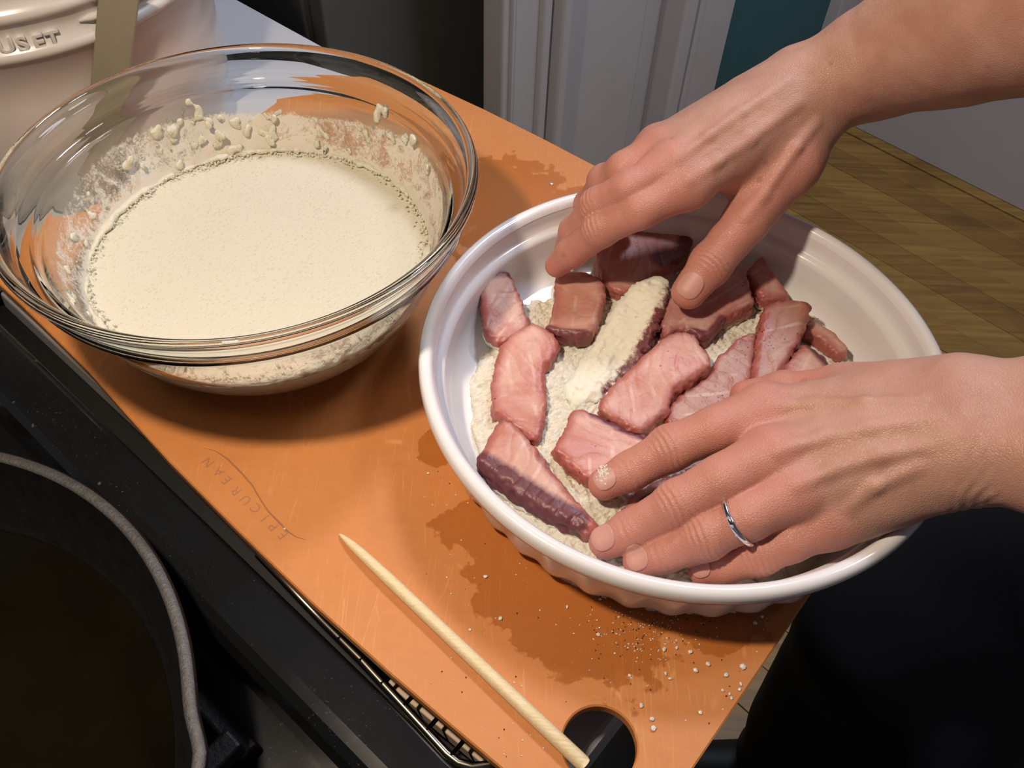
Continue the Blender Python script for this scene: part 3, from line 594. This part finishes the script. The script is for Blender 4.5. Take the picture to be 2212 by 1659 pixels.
# flour: height field
fn1 = Noise(160, 31); fn2 = Noise(520, 32); fn3 = Noise(1500, 33, 20); fn4 = Noise(55, 34); fn5 = Noise(2600, 35, 20)
G = 400; xs = np.linspace(-.113, .113, G); gx, gy = np.meshgrid(xs, xs, indexing='ij'); XX = np.c_[gx.ravel(), gy.ravel(), np.zeros(G * G)]
rr = np.hypot(XX[:, 0], XX[:, 1]); an = np.arctan2(XX[:, 1], XX[:, 0])
cosr = np.cos(an - math.radians(88)); lim = .1075 + .0012 * fn1(XX) + .0010 * fn2(XX) - .028 * np.clip((cosr - .60) / .40, 0, 1) - .007 * np.clip(np.cos(an - math.radians(150)), 0, 1)
hf = .0062 + .0075 * (1 - np.exp(-np.clip(lim - rr, -.004, 1) / .006)) + .0011 * fn4(XX) + .0008 * fn1(XX)
rg_ = np.abs(fn2(XX)); hf += .0011 * (1 - rg_) + .0010 * (1 - np.abs(fn3(XX))) + .0004 * fn5(XX)
hf = np.where(rr > lim, np.minimum(hf, .0045 - (rr - lim) * 1.2 + .0024 * np.clip(fn3(XX) - .6, 0, 2)), hf)
wallz = np.interp(rr, [0, .102, .108, .1125, .1146], [.0058, .0060, .0078, .013, .02]); hf = np.where(rr > lim, np.minimum(hf, wallz + .0007 * np.clip(fn3(XX) - .9, -3, 1)), np.maximum(hf, wallz - .001))
kp = rr < .1128; idx = -np.ones(G * G, int); idx[kp] = np.arange(kp.sum()); FV = np.c_[XX[kp, 0] + dc[0], XX[kp, 1] + dc[1], hf[kp]]
ii, jj = np.meshgrid(np.arange(G - 1), np.arange(G - 1), indexing='ij'); q = np.stack([ii * G + jj, (ii + 1) * G + jj, (ii + 1) * G + jj + 1, ii * G + jj + 1], -1).reshape(-1, 4); q = idx[q]; q = q[(q >= 0).all(1)]
flo = bigmesh('flour', FV, q, M_flour); tag(flo, 'layer of cream coloured flour covering the bottom of the white dish', 'flour', None, 'stuff')
# ------------------------------------------------------------------ fish
def c4(L): return [(900 + x * .4823, 500 + y * .4823) for x, y in L]
def c3(L): return [(1200 + x * .4575, 700 + y * .4575) for x, y in L]
def c7(L): return [(1400 + x * .2411, 500 + y * .2411) for x, y in L]
def fish(label, pts, z, thick, mat, tilt=(0, 0), dark=None, dw_=.006, flour=None, fw_=.01, seed=0, bend=.002, edge=.0032, rough=.8, flake=1., lump=0.):
    z -= .0015
    """pts: outline of the piece's upper side; z: height of its upper side at the middle; tilt: slope in x and y"""
    base = np.array([P(x, y, z) for x, y in pts]); cen = base[:, :2].mean(0)
    for _ in range(3):
        base = np.array([P(x, y, z + (b_[0] - cen[0]) * tilt[0] + (b_[1] - cen[1]) * tilt[1]) for (x, y), b_ in zip(pts, base)])
    poly = chaikin(base[:, :2], 2); n1 = Noise(230, 100 + seed); n2 = Noise(700, 200 + seed); n3 = Noise(1600, 300 + seed); n4 = Noise(90, 400 + seed)
    fd = rng.uniform(0, 3.14); fdir = np.array([math.cos(fd), math.sin(fd), 0])
    def fn(X):
        d2 = polysdf(X[:, :2], poly) + .0006 * rough * n2(X) + .0004 * rough * n3(X)
        zt = z + (X[:, 0] - cen[0]) * tilt[0] + (X[:, 1] - cen[1]) * tilt[1] + bend * n4(np.c_[X[:, :2], X[:, 2] * 0]) * .6
        fl_ = np.abs(np.sin(X @ fdir * 420 + 1.6 * n1(X))); zt = zt - .0005 * flake * np.exp(-fl_ * 7) + .0003 * n1(X)
        if lump: zt = zt + lump * (.9 * n2(X) + .7 * n3(X) + 1.2 * n1(X))
        dz = np.abs(X[:, 2] - (zt - thick / 2)) - thick / 2; r = edge
        a = np.maximum(d2 + r, 0); b_ = np.maximum(dz + r, 0); return np.hypot(a, b_) + np.minimum(np.maximum(d2 + r, dz + r), 0) - r
    zr = max(abs(tilt[0]), abs(tilt[1])) * .05 + .004
    lo = (*(poly.min(0) - .004), z - thick - zr); hi = (*(poly.max(0) + .004), z + zr)
    Vx, Fs = nets(fn, lo, hi, .00078, lip=1.4)
    at = {}
    def near_(L, wd):
        if not L: return np.zeros(len(Vx))
        pl = [P(x, y, z)[:2] for x, y in L]; d = np.full(len(Vx), 9.)
        for a, b_ in zip(pl[:-1], pl[1:]):
            e_ = b_ - a; t = np.clip(((Vx[:, :2] - a) @ e_) / (e_ @ e_), 0, 1); d = np.minimum(d, np.linalg.norm(Vx[:, :2] - a - t[:, None] * e_, axis=1))
        return np.clip(1.35 - d / wd, 0, 1)
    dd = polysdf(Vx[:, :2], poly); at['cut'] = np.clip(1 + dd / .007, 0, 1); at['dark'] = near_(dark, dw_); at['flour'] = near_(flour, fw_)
    at['flour'] = np.maximum(at['flour'], np.clip((z - thick * .62 + .0 - Vx[:, 2]) / .003, 0, .62))
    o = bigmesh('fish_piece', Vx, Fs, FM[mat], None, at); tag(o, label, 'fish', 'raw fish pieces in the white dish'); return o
fish('raw fish piece with dark red end, nearest the glass bowl, leaning on the dish wall', c4([(290, 182), (345, 172), (420, 182), (437, 235), (470, 310), (512, 400), (500, 445), (420, 485), (370, 487), (300, 440), (296, 370), (282, 290)]), .026, .012, 0, (-.1, .12), c4([(295, 185), (430, 185)]), .009, seed=1)
fish('broad pale pink piece of raw fish at the left, second from the upper left wall', c4([(375, 500), (430, 450), (510, 405), (560, 415), (650, 488), (612, 560), (577, 600), (580, 680), (588, 760), (562, 915), (530, 925), (480, 905), (400, 840), (338, 800), (333, 730), (345, 600), (362, 540)]), .025, .014, 4, (0, 0), None, seed=2, bend=.003)
fish('long raw fish strip with a dark purple side, along the lower left wall', c4([(385, 820), (430, 830), (505, 905), (600, 1045), (700, 1165), (815, 1290), (825, 1330), (775, 1347), (700, 1308), (560, 1245), (440, 1165), (300, 1062), (258, 1012), (290, 970), (340, 880)]), .026, .015, 0, (.05, .05), c4([(262, 1015), (320, 1050), (450, 1135), (580, 1225), (700, 1290)]), .0085, seed=3, edge=.005)
fish('square pink piece of raw fish under the right index finger', c4([(618, 185), (700, 160), (800, 175), (852, 240), (848, 290), (820, 400), (790, 468), (720, 474), (640, 457), (574, 436), (585, 405), (612, 350), (622, 250)]), .026, .012, 1, (.05, 0), c4([(574, 432), (640, 460), (780, 478)]), .004, seed=4)
fish('dark shaded piece of raw fish beneath the right hand', [(1285, 530), (1290, 590), (1330, 626), (1365, 626), (1400, 600), (1444, 581), (1480, 560), (1500, 512), (1480, 490), (1420, 480), (1340, 500)], .024, .013, 1, (0, 0), [(1440, 480), (1495, 500), (1480, 550), (1430, 560)], .008, seed=5)
fish('ridge of raw fish buried in flour with one dark skin edge, in the middle', c4([(1040, 180), (1070, 170), (1112, 178), (1140, 215), (1130, 300), (1085, 425), (1010, 545), (900, 650), (830, 725), (722, 778), (662, 757), (640, 700), (700, 600), (770, 480), (850, 370), (905, 290), (975, 215)]), .0265, .022, 1, (.17, .02),
     c4([(1120, 190), (1130, 280), (1090, 400), (1015, 525), (905, 635), (825, 715)]), .0068, c4([(1030, 200), (990, 300), (900, 420), (820, 520), (740, 620), (690, 690)]), .0165, seed=6, bend=.005, rough=1.8, edge=.006, flake=0, lump=.0006)
fish('large pink piece of raw fish in the middle of the dish, lying flat', c3([(497, 75), (555, 25), (620, 14), (665, 45), (700, 100), (735, 150), (738, 205), (640, 270), (560, 320), (540, 400), (500, 430), (440, 480), (385, 497), (290, 455), (200, 405), (215, 345), (300, 260), (385, 180)]), .029, .015, 4, (.03, .05), c3([(540, 30), (650, 20)]), .004, seed=7, bend=.003)
fish('peppered piece of raw fish partly under the left hand', c7([(600, 1130), (780, 970), (900, 872), (975, 870), (1000, 960), (965, 1080), (950, 1250), (905, 1380), (780, 1500), (600, 1620), (380, 1760), (170, 1700), (170, 1560), (300, 1440), (560, 1250)]), .025, .013, 2, (0, .05), None, seed=8)
fish('raw fish piece with a curved white membrane, right of the peppered one', c7([(1050, 645), (1200, 612), (1370, 605), (1440, 635), (1468, 665), (1440, 760), (1410, 880), (1350, 1000), (1300, 1090), (1220, 1210), (1160, 1300), (1020, 1340), (935, 1360), (945, 1200), (975, 1050), (990, 900), (1025, 740)]), .031, .016, 2, (.06, .08), c7([(1380, 620), (1460, 680)]), .005, seed=9)
fish('pointed piece of raw fish standing against the far wall of the dish', c7([(1035, 170), (1072, 225), (1125, 320), (1200, 450), (1285, 585), (1200, 615), (1080, 615), (1020, 600), (940, 480), (888, 350), (930, 270)]), .027, .012, 3, (0, .15), None, seed=10)
fish('piece of raw fish pressed by the right thumb', c7([(200, 560), (400, 400), (700, 350), (800, 300), (880, 350), (900, 430), (935, 560), (965, 640), (850, 700), (700, 770), (640, 850), (560, 935), (480, 960), (400, 890), (250, 862), (180, 925), (108, 830), (135, 680)]), .028, .014, 3, (0, .04), c7([(400, 890), (560, 930), (680, 780)]), .004, seed=11)
fish('thin salmon coloured strip of raw fish by the right wall of the dish', c7([(1435, 765), (1520, 785), (1650, 870), (1730, 960), (1805, 1050), (1790, 1100), (1705, 1118), (1640, 1072), (1560, 980), (1480, 925), (1400, 905), (1415, 820)]), .021, .010, 1, (-.1, 0), None, seed=12, edge=.004)
fish('raw fish piece with one speck of pepper, half under the left wrist', c7([(1375, 1010), (1440, 1035), (1520, 1085), (1615, 1165), (1640, 1300), (1450, 1400), (1250, 1400), (1170, 1330), (1220, 1210), (1310, 1100)]), .027, .014, 0, (0, .08), c7([(1480, 1060), (1620, 1180)]), .006, seed=13)
fish('folded orange pink piece of raw fish by the left index fingertip', c4([(700, 782), (760, 785), (850, 830), (950, 875), (1040, 905), (1030, 980), (950, 1060), (850, 1115), (790, 1110), (740, 1092), (680, 1045), (605, 965), (650, 900), (680, 830)]), .026, .013, 4, (0, .06), c4([(800, 810), (930, 870), (1030, 910)]), .005, seed=14)
fish('dark pink piece of raw fish between the left index and middle fingers', [(1340, 1090), (1390, 1045), (1480, 1005), (1570, 980), (1620, 1000), (1560, 1050), (1470, 1090), (1400, 1115), (1355, 1112)], .019, .009, 0, (0, 0), [(1400, 1090), (1560, 1000)], .006, seed=15)
# ------------------------------------------------------------------ hands
def J(x, y, z): return P(x, y, z)
class Limb:
    pass
def hand_sdf(spec):
    palm = [(J(*a[:3]), J(*b_[:3]), a[3], b_[3]) for a, b_ in spec['palm']]
    fingers = [[(J(*q[:3]), q[3] * spec['fat']) for q in f] for f in spec['fingers']]
    tend = []; tend_new = []
    def fn(X, detail=True, base_only=False):
        d = None
        for a, b_, ra, rb in palm:
            c_ = cone(X, a, b_, ra, rb); d = c_ if d is None else smin(d, c_, spec['k'])
        if base_only: return d
        out = d
        for f in fingers:
            df = None
            for (a, ra), (b_, rb) in zip(f[:-1], f[1:]):
                c_ = cone(X, a, b_, ra, rb); df = c_ if df is None else smin(df, c_, .0028)
            # knuckle swelling at the middle joint
            for j in (2,):
                if j < len(f) - 1: df = smin(df, np.linalg.norm(X - f[j][0] - np.array([0, 0, .0008]), axis=1) - f[j][1] * 1.01, .003)
            df = smin(df, d, .009); out = smin(out, df, .0012)
        for t in tend:
            for a, b_ in zip(t[:-1], t[1:]): out = smin(out, cone(X, a, b_, .0012, .0012), .0045)
        for c_ in spec.get('vel', []): pass
        if detail:
            for (p, ax, wd, amp, lam) in spec['creases']:
                q = X - p; s = q @ ax; rr_ = np.sqrt(np.maximum((q * q).sum(1) - s * s, 0)); m_ = np.abs(s) < wd * 3
                lat = np.exp(-(np.minimum(rr_, .03) / .012) ** 4); bend_ = .35 * rr_ ** 2 / .009
                out = out + np.where(m_, amp * np.exp(-(s / wd) ** 2) * (.5 - .5 * np.cos((s + 0) * 6.283 / lam + 1.5 * np.sin(rr_ * 500))) * lat, 0)
            out = out + .00022 * spec['n1'](X) + .0001 * spec['n2'](X)
        return out
    for t in spec['tendons']:
        L = []
        for i, q in enumerate(t):
            d = P(q[0], q[1], 0) - np.array([0, 0, H]); d /= np.linalg.norm(d); ts = np.linspace(.12, .5, 400); X = np.array([0, 0, H]) + ts[:, None] * d
            k_ = np.argmax(fn(X, False) < .0012 * (0 if 0 < i < len(t) - 1 else -1) - .0002); L.append(X[k_])
        tend_new.append(L)
    tend.extend(tend_new)
    return fn, palm, fingers
def crease(f, j, wd=.0048, amp=.0008, lam=.0026, up=True):
    (a, ra), (b_, rb), (c_, rc) = [(J(*q[:3]), q[3]) for q in (f[j - 1], f[j], f[j + 1])]
    ax = c_ - a; ax /= np.linalg.norm(ax); off = np.array([0, -.35, .9]); off = off - ax * (off @ ax); off /= np.linalg.norm(off)
    return (b_ + off * rb * .9, ax, wd, amp, lam)
# left hand (near), palm down, fingers towards the left
LI = [(1650, 884, .056, .0108), (1549, 925, .053, .0093), (1450, 968, .043, .0092), (1362, 1018, .033, .0080), (1306, 1046, .0285, .0068)]
LM = [(1665, 984, .060, .0108), (1562, 1036, .054, .0096), (1465, 1091, .043, .0095), (1366, 1144, .028, .0084), (1308, 1171, .0215, .0071)]
LR = [(1708, 1068, .056, .0104), (1615, 1116, .050, .0092), (1524, 1158, .040, .0090), (1436, 1194, .027, .0079), (1382, 1214, .0210, .0068)]
LL = [(1790, 1128, .048, .0095), (1710, 1168, .042, .0080), (1640, 1199, .034, .0077), (1563, 1222, .025, .0069), (1518, 1232, .0205, .0061)]
LT = [(1920, 870, .066, .0130), (1800, 846, .050, .0105), (1690, 850, .038, .0093), (1612, 856, .0315, .0072)]
wr = (2095, 925, .080)
left = dict(fat=1.07, k=.011, palm=[((2060, 862, .078, .0150), (1660, 890, .053, .0105)), ((2070, 900, .082, .0155), (1672, 984, .056, .0108)), ((2070, 950, .080, .0150), (1715, 1066, .053, .0104)), ((2065, 1010, .073, .0135), (1795, 1125, .046, .0098)),
                          ((2060, 865, .074, .0165), (1850, 850, .056, .0125)), ((2010, 1020, .064, .012), (1850, 1100, .046, .010)), ((1950, 940, .060, .014), (1760, 1000, .045, .010)),
                          ((2100, 880, .083, .0168), (2330, 880, .098, .0205)), ((2100, 985, .080, .0165), (2330, 1000, .096, .0205)), ((2330, 880, .098, .0205), (2600, 900, .125, .028)), ((2330, 1000, .096, .0205), (2600, 1010, .122, .028))],
            fingers=[LI, LM, LR, LL, LT], tendons=[[(2020, 905), (1880, 925), (1780, 945), (1680, 975)], [(2000, 965), (1900, 985), (1800, 1015), (1720, 1050)], [(1990, 870), (1870, 870), (1760, 872), (1680, 878)], [(1980, 1010), (1890, 1050), (1830, 1095)]],
            creases=[crease(LI, 2), crease(LM, 2), crease(LR, 2), crease(LL, 2), crease(LI, 3, .002, .0004, .003), crease(LM, 3, .002, .0004, .003), crease(LR, 3, .002, .0004, .003)] + [(P(x_, y_, z_), np.array([1., .02, .12]) / 1.0074, .0070, .00035, .0042) for x_, y_, z_ in ((2105, 1075, .078), (2120, 1010, .092), (2100, 1105, .070))], n1=Noise(150, 51), n2=Noise(420, 52))
# right hand (far), fingers bent down into the dish
RI = [(1484, 398, .090, .0112), (1385, 452, .084, .0090), (1298, 496, .068, .0086), (1236, 545, .047, .0076), (1203, 574, .0355, .0062)]
RMd = [(1452, 358, .095, .0110), (1362, 408, .089, .0090), (1292, 446, .074, .0087), (1240, 500, .052, .0076), (1222, 540, .037, .0062)]
RR = [(1424, 328, .092, .0105), (1350, 366, .086, .0086), (1306, 394, .072, .0083), (1270, 440, .050, .0074), (1262, 480, .034, .006)]
RL = [(1420, 316, .084, .0095), (1376, 352, .076, .0078), (1350, 396, .062, .0072), (1345, 440, .047, .0064), (1358, 465, .038, .0056)]
RT = [(1706, 352, .088, .0150), (1612, 478, .068, .0114), (1536, 570, .052, .0104), (1488, 630, .0415, .0088)]
right = dict(fat=1.03, k=.011, palm=[((1735, 215, .110, .0150), (1490, 392, .091, .0112)), ((1725, 190, .114, .0145), (1460, 352, .094, .0112)), ((1712, 170, .112, .0135), (1434, 328, .090, .0106)), ((1700, 165, .104, .0125), (1424, 318, .083, .0098)),
                           ((1762, 245, .104, .0160), (1700, 350, .088, .0145)), ((1690, 300, .092, .014), (1580, 370, .084, .0115)),
                           ((1752, 190, .112, .0185), (1880, 128, .130, .0225)), ((1790, 215, .104, .0140), (1900, 165, .118, .0190)), ((1880, 128, .130, .0225), (2030, 65, .150, .0305)), ((1900, 165, .118, .0175), (2060, 112, .135, .0235)), ((2030, 65, .150, .0305), (2300, -20, .185, .038)), ((2060, 112, .135, .0235), (2300, 40, .165, .032))],
             fingers=[RI, RMd, RR, RL, RT], tendons=[[(1720, 225), (1620, 300), (1550, 350), (1490, 388)], [(1700, 180), (1600, 245), (1530, 295), (1462, 345)], [(1760, 265), (1720, 320), (1650, 420), (1610, 470)]],
             creases=[crease(RI, 2), crease(RT, 2, .0045, .0010, .0026), crease(RMd, 2)], n1=Noise(150, 61), n2=Noise(420, 62))
M_red = []
def build_hand(spec, extra=None):
    fn, palm, fingers = hand_sdf(spec); pts = np.array([a for a, _, _, _ in palm] + [b_ for _, b_, _, _ in palm] + [q for f in fingers for q, _ in f])
    lo = pts.min(0) - .045; hi = pts.max(0) + .045
    Vx, Fs = nets(fn, lo, hi, .0009, lip=1.2)
    red = np.zeros(len(Vx)); vein = np.zeros(len(Vx))
    for i, f in enumerate(fingers):
        tip = f[-1][0]; red = np.maximum(red, .95 * np.exp(-(np.linalg.norm(Vx - tip, axis=1) / .015) ** 2))
        if i < 4: red = np.maximum(red, .55 * np.exp(-(np.linalg.norm(Vx - f[2][0], axis=1) / .011) ** 2)); red = np.maximum(red, .5 * np.exp(-(np.linalg.norm(Vx - f[0][0], axis=1) / .012) ** 2))
        else: red = np.maximum(red, .6 * np.exp(-(np.linalg.norm(Vx - f[-2][0], axis=1) / .012) ** 2))
        for (a, ra), (b_, rb) in zip(f[:-1], f[1:]): red = np.maximum(red, .55 * np.exp(-(np.maximum(cone(Vx, a, b_, ra, rb), 0) / .004) ** 2))
    return fn, fingers, Vx, Fs, red, vein
ps = empty('person', (.5, .25, FZ), 'person in black clothes pressing raw fish into flour with both bare hands', 'person')
parts = [build_hand(left), build_hand(right)]
Vall = np.concatenate([p_[2] for p_ in parts]); Fall = np.concatenate([parts[0][3], parts[1][3] + len(parts[0][2])])
body = bigmesh('body', Vall, Fall, M_skin, ps, {'red': np.concatenate([p_[4] for p_ in parts]), 'vein': np.concatenate([p_[5] for p_ in parts])}); body['label'] = 'bare forearms and hands'
# fingernails: thin shells over the fingertips
def nail(fn, f, L, Wd, upv, back=.3):
    tip, r = f[-1]; prev = f[-2][0]; ax = tip - prev; ax /= np.linalg.norm(ax); up = np.array(upv, float); up = up - ax * (up @ ax); up /= np.linalg.norm(up); sd_ = np.cross(ax, up)
    c_ = tip + ax * (r * .42 - L * .42) + up * r * .9
    def g(X):
        q = X - c_; a = q @ ax; b_ = q @ sd_; h_ = q @ up; base = np.maximum(fn(X, False) - .00055, -(fn(X, False) + .001))
        el = ((np.abs(a) / (L / 2)) ** 2.6 + (np.abs(b_) / (Wd / 2)) ** 2.6) ** (1 / 2.6) - 1
        return np.maximum(np.maximum(base, el * Wd / 2), np.maximum(-h_ - .004, h_ - .006))
    Vn, Fn = nets(g, c_ - .011, c_ + .011, .0004, lip=1.5, proj=1); return bigmesh('fingernail', Vn, Fn, M_nail, ps)
fl_, ff = parts[0][0], parts[0][1]
nail(fl_, ff[0], .0100, .0098, (-.25, -.25, 1)); nail(fl_, ff[1], .0108, .0112, (-.45, -.25, 1)); nail(fl_, ff[2], .0100, .0100, (-.5, -.3, 1)); nail(fl_, ff[3], .0085, .0085, (-.5, -.3, 1))
fr_, ff2 = parts[1][0], parts[1][1]
nail(fr_, ff2[4], .0135, .0125, (-.25, -.55, 1))
its = []
tip_ = ff[0][-1][0]
tsr = np.linspace(.28, .42, 500)
for i in range(110):
    x_, y_ = 1303 + rng.normal(0, 6), 1022 + rng.normal(0, 10); d_ = P(x_, y_, 0) - np.array([0, 0, H]); d_ /= np.linalg.norm(d_); Xr = np.array([0, 0, H]) + tsr[:, None] * d_; k_ = np.argmax(fl_(Xr, False) < .0004)
    if k_: its.append((Xr[k_], rng.uniform(.0003, .0008)))
tag(scatter('flour_dab', its, M_flour, None, .6, .25), 'small dab of white flour stuck on the left index fingertip', 'flour', None, 'stuff')
# clothes
def cloth(X):
    tq = np.array([.56, .30, 0]); d = None
    segs = [((.62, .26, .45), (.60, .26, -.1), .12, .12), ((.62, .42, .43), (.60, .36, -.1), .12, .11), ((.58, .24, -.12), (.47, .19, -.45), .13, .10), ((.58, .36, -.12), (.38, .335, -.42), .11, .085), ((.47, .19, -.45), (.46, .16, -.84), .09, .06), ((.38, .335, -.42), (.375, .33, -.84), .085, .06)]
    for a, b_, ra, rb in segs:
        c_ = cone(X, np.array(a), np.array(b_), ra, rb); d = c_ if d is None else smin(d, c_, .05)
    return d + .004 * cn1(X) + .0015 * cn2(X)
cn1 = Noise(18, 71); cn2 = Noise(55, 72)
Vx, Fs = nets(cloth, (.25, -.02, -.95), (.80, .60, .62), .010, proj=1); bigmesh('clothes', Vx, Fs, M_cloth, ps)
def slv(X):
    le = P(2600, 955, .123); re = P(2300, 30, .175); d = None
    for a, b_, ra, rb in ((le + np.array([.02, -.0, 0]), np.array([.58, .18, .40]), .048, .06), (re + np.array([.06, .05, .02]), np.array([.62, .50, .40]), .052, .06)):
        c_ = cone(X, a, b_, ra, rb); d = c_ if d is None else np.minimum(d, c_)
    return d + .002 * cn1(X * 2)
Vx, Fs = nets(slv, (.28, .02, 0), (.72, .78, .50), .007, proj=1); bigmesh('sleeves', Vx, Fs, M_cloth, ps)
for (x, y) in ((.43, .16), (.345, .33)):
    def sh(X, x=x, y=y): return cone(X * np.array([1, 1, 1.]), np.array([x + .04, y, -.865]), np.array([x - .10, y, -.875]), .036, .028)
    Vx, Fs = nets(sh, (x - .16, y - .05, -.91), (x + .1, y + .05, -.81), .004, proj=1); bigmesh('shoe', Vx, Fs, M_black, ps)
# ring
rc = J(1597, 1124, .0485); a_, b_ = J(*LR[1][:3]), J(*LR[2][:3]); ax = (b_ - a_) / np.linalg.norm(b_ - a_); ax = ax + np.array([.10, .12, 0]); ax /= np.linalg.norm(ax)
up = np.array([0, 0, 1.]) - ax * ax[2]; up /= np.linalg.norm(up); sd = np.cross(ax, up)
rgn = empty('ring', tuple(rc), 'silver ring with small clear stones on the left ring finger', 'ring')
pts = []; rad = []
for i in range(73):
    q_ = 2 * math.pi * i / 72; wv_ = .0012 * math.sin(q_ * 1 + .3) * (1 if math.sin(q_) > -.5 else .3); pts.append(rc + (math.cos(q_) * sd + math.sin(q_) * up) * .0105 + ax * wv_); rad.append(.0011 + .0005 * math.exp(-((q_ - .9) / .55) ** 2) + .0005 * math.exp(-((q_ - 2.2) / .5) ** 2))
tube('band', pts, rad, M_silver, rgn, 12, False)
for q_, s_ in ((2.15, .0010), (2.5, .0008), (1.85, .0008)):
    c_ = rc + (math.cos(q_) * sd + math.sin(q_) * up) * .0116 + ax * .0010; o = mesh('stone', iv * s_ + c_, if_, M_stone, rgn, False)
# ------------------------------------------------------------------ skewer
a_, b_ = P(733, 1154, .0006), P(1262, 1652, .0029); a_[2] = .0011; b_[2] = .0030; L_ = np.linalg.norm(b_ - a_)
tt = [0, .004, .012, .03, .06, .10, .16, .24, .5, .75, .995, 1.0]; rs_ = [.0003, .0006, .0009, .00135, .0019, .0023, .0026, .0028, .0029, .0030, .0031, .0028]
sp_ = []
for t, r_ in zip(tt, rs_): p = a_ + (b_ - a_) * t; p[2] = r_ + .0001; sp_.append(p)
tag(tube('skewer', sp_, rs_, M_bamboo, None, 20), 'pale bamboo stick sharpened to a point, lying across the board corner', 'skewer')
# ------------------------------------------------------------------ salt and pepper
grains = [(1048, 1245, .0011), (1437, 1320, .0009), (1646, 1332, .0009), (1631, 1345, .0010), (1435, 1403, .0012), (1462, 1399, .0009), (1491, 1408, .0011), (1529, 1434, .0012), (1503, 1447, .0012), (1569, 1458, .0013), (1605, 1440, .0014), (1438, 1455, .0009), (1448, 1466, .0009), (1360, 1459, .0008), (1600, 1477, .0009), (1561, 1491, .0008), (1580, 1508, .0008), (1576, 1499, .0007), (1598, 1489, .0008), (1385, 1524, .0011), (1409, 1553, .0011), (1411, 1573, .0012), (1513, 1539, .0009), (1081, 1336, .0010), (1296, 1294, .0008), (1192, 397, .0012), (1292, 1371, .0010), (1225, 1311, .0008), (925, 1022, .0008), (615, 1142, .0006), (1015, 1360, .0007)]
for i, (x, y, s_) in enumerate(grains):
    p = P(x, y, s_ * .55); q = iv * np.array([1, rng.uniform(.7, 1), .62]) * (1 + rng.uniform(-.22, .22, (len(iv), 1))) * s_; a = rng.uniform(0, 6.28); ca, sa = math.cos(a), math.sin(a)
    q = np.c_[q[:, 0] * ca - q[:, 1] * sa, q[:, 0] * sa + q[:, 1] * ca, q[:, 2]]
    tag(mesh('salt_grain', q + p, if_, M_salt, None, False), 'coarse white grain of salt scattered on the orange cutting board', 'salt', 'coarse salt grains on the board')
its = []; its2 = []
for i in range(520):
    x, y = (rng.normal(1400, 75), rng.normal(1360, 38)) if i < 260 else (rng.uniform(880, 1720), rng.uniform(930, 1640))
    p = P(x, y, .0002); uu, vv = p @ U, p @ V
    if vv < .075 or uu > -.001 or np.hypot(*(p[:2] - hc)) < hr + .001 or np.hypot(*(p[:2] - dc)) < .112: continue
    (its if rng.uniform() < .68 else its2).append((p, rng.uniform(.00015, .00045)))
tag(scatter('salt_crumbs', its, M_salt, None, .6, .25), 'fine salt crumbs sprinkled on the board below the dish', 'salt', None, 'stuff')
tag(scatter('pepper_crumbs', its2, M_pepper, None, .6, .25), 'fine ground pepper sprinkled on the board below the dish', 'pepper', None, 'stuff')
